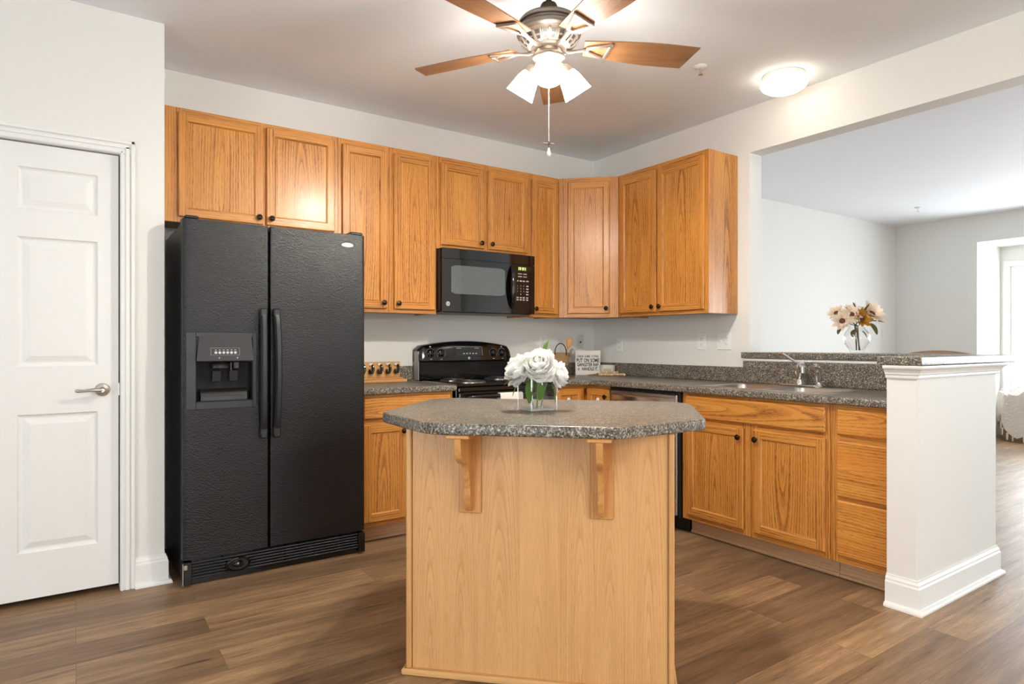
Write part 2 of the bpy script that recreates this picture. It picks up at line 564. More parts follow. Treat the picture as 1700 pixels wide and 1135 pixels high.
    def sphere(self, c, r, sx=1, sy=1, sz=1, seg=14, rings=8, mat=0):
        prof = [(r * math.sin(PI * i / rings), -r * math.cos(PI * i / rings)) for i in range(rings + 1)]
        m = Matrix.Translation(c) @ Matrix.Diagonal((sx, sy, sz, 1))
        return self.lathe(prof, seg, mat, m, True, False, False)

    def build(self, name, mats, parent=None, loc=None):
        me = bpy.data.meshes.new(name)
        me.from_pydata(self.v, [], self.f)
        if not isinstance(mats, (list, tuple)): mats = [mats]
        for m in mats: me.materials.append(M[m] if isinstance(m, str) else m)
        me.polygons.foreach_set('material_index', self.mi)
        me.polygons.foreach_set('use_smooth', self.sm)
        at = me.attributes.new('wood', 'FLOAT_VECTOR', 'CORNER')
        flat = [c for f in self.w for p in f for c in p]
        at.data.foreach_set('vector', flat)
        bm = bmesh.new(); bm.from_mesh(me)
        bmesh.ops.remove_doubles(bm, verts=bm.verts, dist=1e-6)
        bmesh.ops.recalc_face_normals(bm, faces=bm.faces)
        bm.to_mesh(me); bm.free()
        if any(self.sm): me.set_sharp_from_angle(angle=math.radians(38))
        o = bpy.data.objects.new(name, me)
        COL.objects.link(o)
        if parent: o.parent = parent
        if loc: o.location = loc
        return o


def inset(poly, d):
    if d == 0: return [tuple(p) for p in poly]
    n = len(poly); out = []
    for i in range(n):
        p0, p1, p2 = Vector(poly[i - 1][:2]), Vector(poly[i][:2]), Vector(poly[(i + 1) % n][:2])
        e1 = (p1 - p0).normalized(); e2 = (p2 - p1).normalized()
        n1 = Vector((-e1.y, e1.x)); n2 = Vector((-e2.y, e2.x))
        k = 1 + n1.dot(n2)
        q = p1 + (n1 + n2) * (d / max(k, 0.2))
        out.append((q.x, q.y))
    return out


def rrect(x0, x1, y0, y1, r, n=5):
    out = []
    for cx, cy, a0 in ((x1 - r, y1 - r, 0), (x0 + r, y1 - r, 90), (x0 + r, y0 + r, 180), (x1 - r, y0 + r, 270)):
        for k in range(n + 1):
            a = math.radians(a0 + 90 * k / n)
            out.append((cx + r * math.cos(a), cy + r * math.sin(a)))
    return out


def round_poly(poly, radii, n=5):
    out = []; m = len(poly)
    for i in range(m):
        r = radii[i] if isinstance(radii, (list, tuple)) else radii
        p0, p1, p2 = Vector(poly[i - 1]), Vector(poly[i]), Vector(poly[(i + 1) % m])
        if r <= 0: out.append(tuple(p1)); continue
        a = (p0 - p1).normalized(); b = (p2 - p1).normalized()
        for k in range(n + 1):
            t = k / n
            q = (p1 + a * r) * (1 - t) ** 2 + p1 * 2 * t * (1 - t) + (p1 + b * r) * t * t
            out.append((q.x, q.y))
    return out


AX_NY = Matrix.Rotation(PI / 2, 4, 'X')       # local z of a lathe -> -y


def tag(o, label=None, cat=None, group=None, kind=None):
    if label: o['label'] = label
    if cat: o['category'] = cat
    if group: o['group'] = group
    if kind: o['kind'] = kind
    return o


def thing(name, label, cat, loc=(0, 0, 0), rot=0.0, group=None):
    o = bpy.data.objects.new(name, None)
    COL.objects.link(o)
    o.empty_display_size = 0.1
    o.location = loc; o.rotation_euler = (0, 0, rot)
    return tag(o, label, cat, group)


def structure(name, mb, mats, parent=None, loc=None):
    o = mb.build(name, mats, parent, loc)
    if parent is None: o['kind'] = 'structure'
    return o


def copy_thing(o, parent=None):
    c = o.copy(); COL.objects.link(c)
    if parent: c.parent = parent
    for ch in list(o.children): copy_thing(ch, c)
    return c


def text_into(mb, s, size, mtx, mat=0, align='CENTER', depth=0.0006, xscale=1.0, bold=0.0):
    cu = bpy.data.curves.new('lettering_curve', 'FONT')
    cu.body = s; cu.size = size; cu.align_x = align; cu.align_y = 'CENTER'
    cu.extrude = depth; cu.offset = bold; cu.resolution_u = 3
    ob = bpy.data.objects.new('lettering_tmp', cu)
    COL.objects.link(ob)
    dg = bpy.context.evaluated_depsgraph_get()
    ev = ob.evaluated_get(dg)
    me = ev.to_mesh()
    vs = [mtx @ Vector((v.co.x * xscale, v.co.y, v.co.z)) for v in me.vertices]
    fs = [tuple(p.vertices) for p in me.polygons]
    ev.to_mesh_clear()
    bpy.data.objects.remove(ob); bpy.data.curves.remove(cu)
    if fs: mb.mesh(vs, fs, mat)


def face_mtx(x, y, z):      # text / decal plane standing upright, facing -y
    return Matrix.Translation((x, y, z)) @ Matrix.Rotation(PI / 2, 4, 'X')

# ------------------------------------------------------------------ the setting
H = 2.743
mb = MB(); mb.box(-7.0, 6.4, -7.6, 0.12, -0.1, 0.0, 0); structure('floor', mb, 'floor')
mb = MB(); mb.box(-7.0, 6.4, -7.6, 0.12, H, H + 0.1, 0); structure('ceiling', mb, 'ceil')
mb = MB(); mb.box(-7.1, 5.53, 0.0, 0.12, 0, H, 0); structure('wall_back', mb, 'wall')

# wall with the pantry door, and its return beside the fridge
DX0, DX1, DZ = -4.0, -3.512, 2.068
mb = MB()
mb.box(-7.0, DX0 - 0.012, -0.58, -0.46, 0, H, 0)
mb.box(DX0 - 0.012, DX1 + 0.012, -0.58, -0.46, DZ + 0.012, H, 0)
mb.box(DX1 + 0.012, -3.322, -0.58, -0.46, 0, H, 0)
mb.box(-3.44, -3.322, -0.46, 0.0, 0, H, 0)
structure('wall_left', mb, 'wall')

# wall between kitchen and living room: pier, header, low wall
mb = MB()
mb.box(0, 0.13, -1.545, 0.0, 0, H, 0)
mb.box(0, 0.13, -3.9, -1.545, 2.44, H, 0)
mb.box(0, 0.13, -7.5, -3.9, 0, H, 0)
structure('wall_right', mb, 'wall')
mb = MB()
mb.box(0, 0.13, -2.7285, -1.5455, 0, 1.076, 0)
mb.box(-0.679, 0.194, -2.855, -2.729, 0, 1.076, 0.002)
structure('wall_peninsula', mb, 'wall')

# far wall of the living room with the window bay
BX = 6.15
mb = MB()
mb.box(5.41, 5.53, -0.94, 0.0, 0, H, 0)
mb.box(5.41, 5.53, -3.30, -0.94, 2.415, H, 0)
mb.box(5.41, 5.53, -4.0, -3.30, 0, H, 0)
mb.box(5.41, 5.53, -7.6, -6.6, 0, H, 0)
mb.box(5.41, 5.53, -6.6, -4.0, 0, 0.5, 0)
mb.box(5.41, 5.53, -6.6, -4.0, 2.3, H, 0)
mb.box(5.53, BX + 0.12, -0.94, -0.84, 0, 2.515, 0)
mb.box(5.53, BX + 0.12, -3.40, -3.30, 0, 2.515, 0)
mb.box(5.53, BX + 0.12, -3.30, -0.94, 2.415, 2.515, 0)
mb.box(BX, BX + 0.12, -3.30, -0.94, 0, 0.60, 0)
mb.box(BX, BX + 0.12, -3.30, -0.94, 2.16, 2.415, 0)
mb.box(BX, BX + 0.12, -1.04, -0.94, 0.60, 2.16, 0)
mb.box(BX, BX + 0.12, -3.30, -3.20, 0.60, 2.16, 0)
structure('wall_far', mb, 'wall')

# walls behind the camera, open where the patio door and windows are
mb = MB()
for a, b in ((-7.0, -3.25), (-1.95, 6.4)):
    mb.box(a, b, -7.6, -7.5, 0, H, 0)
mb.box(-3.25, -1.95, -7.6, -7.5, 2.25, H, 0)
structure('wall_front', mb, 'wall')
mb = MB()
mb.box(-7.1, -7.0, -3.4, 0.12, 0, H, 0)
mb.box(-7.1, -7.0, -7.6, -6.4, 0, H, 0)
mb.box(-7.1, -7.0, -6.4, -3.4, 0, 0.25, 0)
mb.box(-7.1, -7.0, -6.4, -3.4, 2.4, H, 0)
structure('wall_west', mb, 'wall')


def window(name, x, y0, y1, z0, z1, axis):
    """sash window standing in a wall; axis 'x' = wall normal"""
    fr = MB(); t = 0.055
    def bx(u0, u1, w0, w1, d0, d1):
        if axis == 'x': fr.box(x + d0, x + d1, u0, u1, w0, w1, 0.004)
        else: fr.box(u0, u1, x + d0, x + d1, w0, w1, 0.004)
    bx(y0, y1, z0, z0 + t, 0.02, 0.08); bx(y0, y1, z1 - t, z1, 0.02, 0.08)
    bx(y0, y0 + t, z0 + t + 0.0005, z1 - t - 0.0005, 0.021, 0.079); bx(y1 - t, y1, z0 + t + 0.0005, z1 - t - 0.0005, 0.021, 0.079)
    zm = (z0 + z1) / 2 - 0.02
    bx(y0 + t, y1 - t, zm - 0.025, zm + 0.025, 0.025, 0.075)
    ym = (y0 + y1) / 2
    bx(ym - 0.04, ym + 0.04, z0 + t + 0.0005, z1 - t - 0.0005, 0.019, 0.081)
    w = structure(name, fr, 'trim')
    gl = MB()
    for a, b in ((y0 + t, ym - 0.04), (ym + 0.04, y1 - t)):
        yc = (a + b) / 2
        for c, d in ((z0 + t, zm - 0.025), (zm + 0.025, z1 - t)):
            zc = (c + d) / 2
            for q in ((yc - 0.008, yc + 0.008, c, d), (a, b, zc - 0.008, zc + 0.008)):
                if axis == 'x': gl.box(x + 0.042, x + 0.058, q[0], q[1], q[2], q[3], 0)
                else: gl.box(q[0], q[1], x + 0.042, x + 0.058, q[2], q[3], 0)
    gl.build('muntins', 'trim', w)
    cs = MB(); c = 0.07
    def cx(u0, u1, w0, w1, d):
        if axis == 'x': cs.box(x - d, x - 0.0005, u0, u1, w0, w1, 0.004)
        else: cs.box(u0, u1, x + 0.1005, x + 0.1 + d, w0, w1, 0.004)
    cx(y0 - c, y1 + c, z1, z1 + c, 0.018); cx(y0 - c, y0, z0, z1, 0.018); cx(y1, y1 + c, z0, z1, 0.018)
    cx(y0 - c - 0.02, y1 + c + 0.02, z0 - 0.025, z0, 0.05)
    cs.build('window_casing', 'trim', w)
    return w


window('window_1', BX, -3.20, -1.04, 0.60, 2.16, 'x')
window('window_2', -7.6, -3.25, -1.95, 0.0, 2.25, 'y')
window('window_3', 5.42, -6.6, -4.0, 0.5, 2.3, 'x')
window('window_4', -7.1, -6.4, -3.4, 0.25, 2.4, 'x')


# baseboards: (outline points on the wall face, normals outward to the left of travel)
def base_profile():
    return [(0.0, 0.0), (0.032, 0.0), (0.032, 0.008), (0.028, 0.016), (0.018, 0.020), (0.016, 0.022),
            (0.016, 0.108), (0.012, 0.116), (0.012, 0.124), (0.006, 0.134), (0.005, 0.142), (0.0, 0.142)]


def run_profile(mb, path, prof, z0=0.0, closed=False):
    """sweep profile (out, up) along a 2d path; out is to the right of travel"""
    n = len(path); loops = []
    for i in range(n):
        p = Vector(path[i])
        d1 = (p - Vector(path[i - 1])).normalized() if i > 0 else None
        d2 = (Vector(path[i + 1]) - p).normalized() if i < n - 1 else None
        d1 = d1 or d2; d2 = d2 or d1
        n1 = Vector((d1.y, -d1.x)); n2 = Vector((d2.y, -d2.x))
        k = (n1 + n2) / (1 + n1.dot(n2))
        loops.append([(p.x + k.x * o, p.y + k.y * o, z0 + u) for o, u in prof])
    mb.loft(loops, 0, False, True, True, True)


mb = MB(); run_profile(mb, [(-3.448, -0.58), (-3.322, -0.58), (-3.322, -0.02)][::1], base_profile())
run_profile(mb, [(-6.98, -0.58), (-4.067, -0.58)], base_profile())
structure('baseboard_left', mb, 'trim')
mb = MB(); run_profile(mb, [(-0.679, -2.7295), (-0.679, -2.855), (0.194, -2.855), (0.194, -2.7295)], base_profile())
structure('baseboard_peninsula', mb, 'trim')
mb = MB(); run_profile(mb, [(0.14, 0.0), (5.40, 0.0)], base_profile()); structure('baseboard_back', mb, 'trim')
mb = MB(); run_profile(mb, [(5.41, -0.03), (5.41, -0.93)], base_profile()); structure('baseboard_far', mb, 'trim')

# crown-like moulding under the bar top at the end post, and the strip above the splash
crown = [(0.0, 0.0), (0.010, 0.0), (0.012, 0.006), (0.012, 0.014), (0.018, 0.018), (0.020, 0.026), (0.026, 0.036),
         (0.038, 0.044), (0.040, 0.050), (0.040, 0.057), (0.0, 0.057)]
mb = MB(); run_profile(mb, [(-0.679, -2.7295), (-0.679, -2.855), (0.194, -2.855), (0.194, -2.7295)], crown, 1.019)
structure('trim_1', mb, 'trim')
mb = MB(); mb.box(-0.024, -0.001, -2.724, -1.512, 1.058, 1.076, 0.004)
structure('trim_2', mb, 'trim')

# pantry door with its casing
cas = [(0.0, 0.0)]
mb = MB()
for (x0, x1, z0, z1) in ((DX0 - 0.065, DX0 - 0.004, 0, DZ + 0.004), (DX1 + 0.004, DX1 + 0.065, 0, DZ + 0.004),
                         (DX0 - 0.065, DX1 + 0.065, DZ + 0.004, DZ + 0.069)):
    mb.box(x0, x1, -0.592, -0.5805, z0, z1, 0.003)
    w = x1 - x0; h = z1 - z0
    if h > w:       # upright: raised outer back-band and inner bead
        o0, o1 = (x0, x0 + 0.018) if x0 < -3.8 else (x1 - 0.018, x1)
        i0, i1 = (x1 - 0.014, x1 - 0.003) if x0 < -3.8 else (x0 + 0.003, x0 + 0.014)
        mid0, mid1 = (x0 + 0.022, x0 + 0.040) if x0 < -3.8 else (x1 - 0.040, x1 - 0.022)
        top = z1 + (0.065 if True else 0)
        mb.box(o0, o1, -0.600, -0.592, 0, top, 0.004); mb.box(i0, i1, -0.5955, -0.592, 0, z1 + 0.013, 0.002)
        mb.box(mid0, mid1, -0.597, -0.592, 0, z1 + 0.035, 0.003)
    else:
        mb.box(x0, x1, -0.600, -0.592, z1 - 0.018, z1, 0.004)
        mb.box(x0 + 0.022, x1 - 0.022, -0.597, -0.592, z1 - 0.040, z1 - 0.022, 0.003)
        mb.box(x0 + 0.05, x1 - 0.05, -0.5955, -0.592, z0 + 0.003, z0 + 0.014, 0.002)
# jamb lining
mb.box(DX0 - 0.011, DX0 - 0.004, -0.58, -0.46, 0, DZ + 0.004, 0)
mb.box(DX1 + 0.004, DX1 + 0.011, -0.58, -0.46, 0, DZ + 0.004, 0)
mb.box(DX0 - 0.011, DX1 + 0.011, -0.58, -0.46, DZ + 0.004, DZ + 0.0115, 0)
structure('trim_3', mb, 'trim')


def panel_face(mb, x0, x1, z0, z1, yf, holes, mat=0):
    """front face with moulded raised panels"""
    xs = sorted(set([x0, x1] + [h[0] for h in holes] + [h[1] for h in holes]))
    zs = sorted(set([z0, z1] + [h[2] for h in holes] + [h[3] for h in holes]))
    for i in range(len(xs) - 1):
        for j in range(len(zs) - 1):
            xm, zm = (xs[i] + xs[i + 1]) / 2, (zs[j] + zs[j + 1]) / 2
            if any(h[0] < xm < h[1] and h[2] < zm < h[3] for h in holes): continue
            mb.face([(xs[i], yf, zs[j]), (xs[i + 1], yf, zs[j]), (xs[i + 1], yf, zs[j + 1]), (xs[i], yf, zs[j + 1])], mat)
    for h in holes:
        rings = []
        for ins, dy in ((0, 0), (0.006, 0.007), (0.014, 0.010), (0.020, 0.010), (0.044, 0.0025), (0.046, 0.002)):
            a, b, c, d = h[0] + ins, h[1] - ins, h[2] + ins, h[3] - ins
            rings.append([(a, yf + dy, c), (b, yf + dy, c), (b, yf + dy, d), (a, yf + dy, d)])
        mb.loft(rings, mat, False, False, True)


dr = MB()
S0, S1, Z0, Z1 = DX0 + 0.001, DX1 - 0.001, 0.030, DZ - 0.001
dr.box(S0, S1, -0.545, -0.521, Z0, Z1, 0)
dr.face([(S0, -0.56, Z0), (S1, -0.56, Z0), (S1, -0.545, Z0), (S0, -0.545, Z0)])
dr.face([(S1, -0.56, Z0), (S1, -0.56, Z1), (S1, -0.545, Z1), (S1, -0.545, Z0)])
dr.face([(S0, -0.56, Z1), (S1, -0.56, Z1), (S1, -0.545, Z1), (S0, -0.545, Z1)])
panel_face(dr, S0, S1, Z0, Z1, -0.56, [(-3.896, -3.596, 1.772, 1.962), (-3.896, -3.596, 1.070, 1.650), (-3.896, -3.596, 0.236, 0.855)])
door = structure('door_1', dr, 'doorwhite')
hd = MB()
hd.lathe([(0.0, 0), (0.030, 0), (0.031, 0.004), (0.027, 0.009), (0.014, 0.012), (0.012, 0.020), (0.0125, 0.045), (0.008, 0.050), (0, 0.050)], 28, 0,
         Matrix.Translation((-3.578, -0.5605, 0.955)) @ AX_NY)
hd.tube([(-3.578, -0.600, 0.955), (-3.598, -0.604, 0.957), (-3.625, -0.606, 0.957), (-3.650, -0.606, 0.954), (-3.676, -0.604, 0.955), (-3.684, -0.603, 0.956)],
        [0.011, 0.010, 0.0075, 0.0065, 0.0080, 0.004], 12)
o = hd.build('lever_handle', 'nickel', door); o['label'] = 'satin nickel lever handle'
hd = MB(); hd.box(DX1 - 0.003, DX1 + 0.0035, -0.562, -0.545, 0.925, 0.985, 0.001)
hd.build('latch_plate', 'nickel', door)

# ------------------------------------------------------------------ cabinets
KNOB = None


def add_knob(parent, x, y, z):
    global KNOB
    if KNOB is None:
        k = MB()
        k.lathe([(0, 0), (0.0075, 0), (0.0065, 0.004), (0.0060, 0.010), (0.0100, 0.013), (0.0155, 0.016), (0.0165, 0.019),
                 (0.0150, 0.022), (0.0110, 0.0235), (0.0105, 0.0225), (0.0065, 0.0250), (0, 0.0262)], 20, 0, AX_NY)
        KNOB = k.build('knob', 'knob', parent); o = KNOB
    else:
        o = KNOB.copy(); COL.objects.link(o); o.parent = parent
    o.location = (x, y, z)
    return o


def cab_door(parent, x0, x1, z0, z1, yb, knob=None, t=0.019, s=0.052, mat='oak'):
    """frame-and-panel door, front facing -y, back on plane y = yb"""
    mb = MB()
    c1, c2, d = 0.004, 0.008, 0.0085
    O = (x0, x1, z0, z1); F = (x0 + c1, x1 - c1, z0 + c1, z1 - c1)
    G = (x0 + s - c2, x1 - s + c2, z0 + s - c2, z1 - s + c2); I = (x0 + s, x1 - s, z0 + s, z1 - s)
    yO, yF, yI = yb - t + c1, yb - t, yb - t + d
    sd = [R.random() for _ in range(5)]
    LB = ((x0, yF, z0), (x0 + s, yb, z1)); RB = ((x1 - s, yF, z0), (x1, yb, z1))
    TB = ((x0, yF, z1 - s), (x1, yb, z1)); BB = ((x0, yF, z0), (x1, yb, z0 + s)); PB = ((I[0], yF, I[2]), (I[1], yb, I[3]))
    q = lambda pts, g, bb, k: mb.face(pts, 0, False, g, bb, sd[k])
    # left and right stile
    q([(F[0], yF, F[2]), (G[0], yF, F[2]), (G[0], yF, F[3]), (F[0], yF, F[3])], 'z', LB, 0)
    q([(G[1], yF, F[2]), (F[1], yF, F[2]), (F[1], yF, F[3]), (G[1], yF, F[3])], 'z', RB, 1)
    q([(G[0], yF, G[3]), (G[1], yF, G[3]), (G[1], yF, F[3]), (G[0], yF, F[3])], 'x', TB, 2)
    q([(G[0], yF, F[2]), (G[1], yF, F[2]), (G[1], yF, G[2]), (G[0], yF, G[2])], 'x', BB, 3)
    # outer eased edges and sides
    def ring(A, ya, B, yb_, kk=(0, 1, 2, 3)):
        q([(A[0], ya, A[2]), (B[0], yb_, B[2]), (B[0], yb_, B[3]), (A[0], ya, A[3])], 'z', LB, kk[0])
        q([(A[1], ya, A[2]), (A[1], ya, A[3]), (B[1], yb_, B[3]), (B[1], yb_, B[2])], 'z', RB, kk[1])
        q([(A[0], ya, A[3]), (B[0], yb_, B[3]), (B[1], yb_, B[3]), (A[1], ya, A[3])], 'x', TB, kk[2])
        q([(A[0], ya, A[2]), (A[1], ya, A[2]), (B[1], yb_, B[2]), (B[0], yb_, B[2])], 'x', BB, kk[3])
    ring(O, yb, O, yO); ring(O, yO, F, yF)
    ring(G, yF, I, yI)
    q([(I[0], yI, I[2]), (I[1], yI, I[2]), (I[1], yI, I[3]), (I[0], yI, I[3])], 'z', PB, 4)
    mb.face([(x0, yb, z0), (x0, yb, z1), (x1, yb, z1), (x1, yb, z0)], 0, False, 'z', PB, sd[4])
    o = mb.build('door', mat, parent)
    if knob: add_knob(o, knob[0], yF, knob[1])
    return o


def cab_drawer(parent, x0, x1, z0, z1, yb, t=0.019, name='drawer_front', mat='oak'):
    mb = MB()
    mb.box(x0, x1, yb - t, yb, z0, z1, 0.006, 0, 'x')
    return mb.build(name, mat, parent)


def face_frame(parent, stiles, rails, yf, z0, z1, t=0.019, mat='oak'):
    mb = MB()
    for a, b in stiles: mb.box(a, b, yf, yf + t, z0, z1, 0.0006, 0, 'z')
    for a, b, c, d in rails: mb.box(a, b, yf + 0.0003, yf + t, c, d, 0.0006, 0, 'x')
    return mb.build('face_frame', mat, parent)


def carcass(parent, x0, x1, y0, y1, z0, z1, rec=0.012, mat='oak', name='carcass', top=True):
    mb = MB(); p = 0.016
    mb.box(x0, x0 + p, y0, y1, z0, z1, 0.0006, 0, 'z'); mb.box(x1 - p, x1, y0, y1, z0, z1, 0.0006, 0, 'z')
    mb.box(x0 + p, x1 - p, y0, y1, z0 + rec, z0 + rec + p, 0, 1)
    if top: mb.box(x0 + p, x1 - p, y0, y1, z1 - p, z1, 0.0006, 0, 'x')
    mb.box(x0 + p, x1 - p, y1 - 0.008, y1, z0 + rec + p, z1 - p, 0, 1)
    return mb.build(name, [mat, 'oak_in'], parent)


def upper(label, loc, rot, w, h, doors, stiles, depth=0.305, group='oak wall cabinets'):
    t = thing('wall_cabinet', label, 'cabinet', loc, rot, group)
    carcass(t, 0, w, -depth + 0.019, -0.003, 0, h)
    face_frame(t, stiles, [(stiles[0][1] - 0.002, stiles[-1][0] + 0.002, 0, 0.045), (stiles[0][1] - 0.002, stiles[-1][0] + 0.002, h - 0.055, h)], -depth, 0, h)
    for (a, b, c, d, kn) in doors:
        k = None
        if kn == 'L': k = (a + 0.026, c + 0.036)
        if kn == 'R': k = (b - 0.026, c + 0.036)
        cab_door(t, a, b, c, d, -depth - 0.001, k)
    return t


T = 2.438
X = -3.297
upper('short wide oak wall cabinet with two doors right above the black refrigerator', (X, 0, 1.824), 0, 0.940, T - 1.824,
      [(0.066, 0.502, 0.030, 0.588, 'R'), (0.518, 0.915, 0.030, 0.588, 'L')], [(0, 0.085), (0.490, 0.530), (0.895, 0.940)])
X = -2.356
upper('tall oak wall cabinet with two narrow doors between refrigerator and microwave', (X, 0, 1.372), 0, 0.675, T - 1.372,
      [(0.023, 0.315, 0.025, 1.028, 'R'), (0.364, 0.656, 0.025, 1.028, 'L')], [(0, 0.045), (0.300, 0.380), (0.635, 0.675)])
X = -1.680
upper('short oak wall cabinet with two small doors directly above the microwave', (X, 0, 1.815), 0, 0.774, T - 1.815,
      [(0.029, 0.368, 0.026, 0.580, 'R'), (0.403, 0.750, 0.026, 0.580, 'L')], [(0, 0.045), (0.350, 0.420), (0.730, 0.774)])
X = -0.905
upper('narrow single-door oak wall cabinet between microwave and the angled corner cabinet', (X, 0, 1.372), 0, 0.278, T - 1.372,
      [(0.014, 0.262, 0.025, 1.022, 'L')], [(0, 0.035), (0.245, 0.278)])
upper('oak wall cabinet on the right wall with an exposed side, two tall doors', (0, -0.627, 1.372), -PI / 2, 0.828, T - 1.372,
      [(0.026, 0.387, 0.025, 1.026, 'R'), (0.404, 0.804, 0.025, 1.026, 'L')], [(0, 0.045), (0.37, 0.42), (0.785, 0.828)])

# angled corner wall cabinet (built in a frame turned 45 degrees, front on the local x axis)
e = 0.626
A0 = Vector((-(e + 0.305) / 2, -(e + 0.305) / 2))
def to45(p):
    d = Vector(p) - A0; c = math.sqrt(0.5)
    return (c * (d.x - d.y), c * (d.x + d.y))
t = thing('wall_cabinet', 'angled corner oak wall cabinet with one door facing the island', 'cabinet', (A0.x, A0.y, 1.372), -PI / 4, 'oak wall cabinets')
hw = (e - 0.305) / math.sqrt(2)
poly = [to45(p) for p in [(-0.003, -0.003), (-e, -0.003), (-e, -0.305), (-0.305, -e), (-0.003, -e)]]
poly[2] = (poly[2][0], 0.019); poly[3] = (poly[3][0], 0.019)
h = T - 1.372
mb = MB(); mb.prism(poly, 0.010, h, 0, 0, None, False, 'z')
mb.box(-0.02, 0.10, 0.05, 0.13, 0.001, 0.0098, 0.001, 1)
mb.build('carcass', ['oak_in', 'sign'], t)
face_frame(t, [(-hw + 0.001, -hw + 0.068), (hw - 0.068, hw - 0.001)], [(-hw + 0.066, hw - 0.066, 0, 0.045), (-hw + 0.066, hw - 0.066, h - 0.055, h)], 0.0, 0, h)
cab_door(t, -0.157, 0.159, 0.030, 1.030, -0.001, (0.133, 0.068))


# ------------------------------------------------------------------ base cabinets
CT = 0.876


def toe(parent, x0, x1, y, h=0.105):
    mb = MB()
    mb.box(x0, x1, y, y + 0.012, 0.001, h, 0.0008, 0, 'x')
    mb.box(x0, x1, y - 0.011, y - 0.0002, 0.001, 0.020, 0.005, 0, 'x')
    return mb.build('toe_kick', 'toe', parent)


def base_cab(name, label, loc, rot, w, doors, drawers, stiles, rails, depth=0.61):
    t = thing(name, label, 'cabinet', loc, rot, 'oak base cabinets')
    carcass(t, 0, w, -depth + 0.019, -0.003, 0.105, CT - 0.001, 0.003, 'oak', 'carcass', False)
    face_frame(t, stiles, rails, -depth, 0.105, CT - 0.001)
    toe(t, 0, w, -depth + 0.085)
    for (a, b, c, d, k) in doors: cab_door(t, a, b, c, d, -depth - 0.001, k)
    for (a, b, c, d) in drawers: cab_drawer(t, a, b, c, d, -depth - 0.001)
    return t


w = 0.610
base_cab('base_cabinet', 'oak base cabinet between the refrigerator and the range, drawer over doors', (-2.336, 0, 0), 0, w,
         [(0.020, 0.290, 0.135, 0.700, (0.264, 0.655)), (0.318, 0.590, 0.135, 0.700, (0.344, 0.655))], [(0.020, 0.590, 0.735, 0.858)],
         [(0, 0.036), (0.280, 0.328), (0.574, w)], [(0.034, w - 0.034, 0.105, 0.150), (0.034, w - 0.034, 0.695, 0.740), (0.034, w - 0.034, 0.845, CT - 0.001)])
w = 0.930
base_cab('sink_cabinet', 'oak sink base cabinet under the double sink, long false drawer over two doors', (0, -1.503, 0), -PI / 2, w,
         [(0.040, 0.441, 0.138, 0.700, (0.418, 0.650)), (0.506, 0.911, 0.138, 0.700, (0.526, 0.650))], [(0.040, 0.911, 0.729, 0.856)],
         [(0, 0.050), (0.425, 0.520), (0.895, w)], [(0.048, w - 0.03, 0.105, 0.152), (0.048, w - 0.03, 0.695, 0.735), (0.048, w - 0.03, 0.845, CT - 0.001)])
w = 0.289
base_cab('drawer_cabinet', 'oak three-drawer base cabinet beside the white end post', (0, -2.4355, 0), -PI / 2, w, [],
         [(0.036, 0.281, 0.728, 0.852), (0.036, 0.281, 0.428, 0.696), (0.036, 0.281, 0.142, 0.410)],
         [(0, 0.045), (0.272, w)], [(0.04, w - 0.01, 0.105, 0.152), (0.04, w - 0.01, 0.40, 0.44), (0.04, w - 0.01, 0.69, 0.735), (0.04, w - 0.01, 0.845, CT - 0.001)])

# corner base cabinet with two doors meeting in the inner corner
t = thing('corner_base_cabinet', 'oak corner base cabinet with two hinged doors right of the range', 'cabinet', (0, 0, 0), 0, 'oak base cabinets')
mb = MB()
mb.box(-0.936, -0.003, -0.59, -0.003, 0.106, CT - 0.001, 0.0006, 0, 'z')
mb.box(-0.59, -0.003, -0.872, -0.5902, 0.106, CT - 0.001, 0.0006, 0, 'z')
mb.build('carcass', 'oak', t)
mb = MB()
mb.box(-0.936, -0.905, -0.61, -0.591, 0.106, CT - 0.001, 0.0006, 0, 'z')
mb.box(-0.905, -0.6115, -0.61, -0.591, 0.850, CT - 0.001, 0.0006, 0, 'x')
mb.box(-0.61, -0.591, -0.872, -0.852, 0.106, CT - 0.001, 0.0006, 0, 'z')
mb.box(-0.61, -0.591, -0.852, -0.590, 0.850, CT - 0.001, 0.0006, 0, 'y')
mb.build('face_frame', 'oak', t)
mb = MB(); mb.box(-0.936, -0.525, -0.525, -0.513, 0.001, 0.105, 0.0006, 0, 'x'); mb.box(-0.525, -0.513, -0.872, -0.5135, 0.001, 0.105, 0.0006, 0, 'y')
mb.build('toe_kick', 'toe', t)
d1 = cab_door(t, -0.905, -0.655, 0.125, 0.852, -0.6115)
d2 = cab_door(t, -0.125, 0.105, 0.125, 0.852, 0.0, (0.080, 0.800), 0.019)
d2.location = (-0.6115, -0.757, 0); d2.rotation_euler = (0, 0, -PI / 2)
def child_latch(parent, x, y, z):
    l = MB(); l.box(x - 0.011, x + 0.011, y - 0.012, y - 0.0003, z - 0.05, z + 0.002, 0.003); l.box(x - 0.005, x + 0.005, y - 0.020, y - 0.012, z - 0.02, z - 0.004, 0.002)
    o = l.build('child_latch', 'white', parent); o['label'] = 'white plastic child latch'
child_latch(d1, -0.795, -0.6310 + 0.0085, 0.786)
child_latch(d2, -0.005, -0.019 + 0.0085, 0.786)

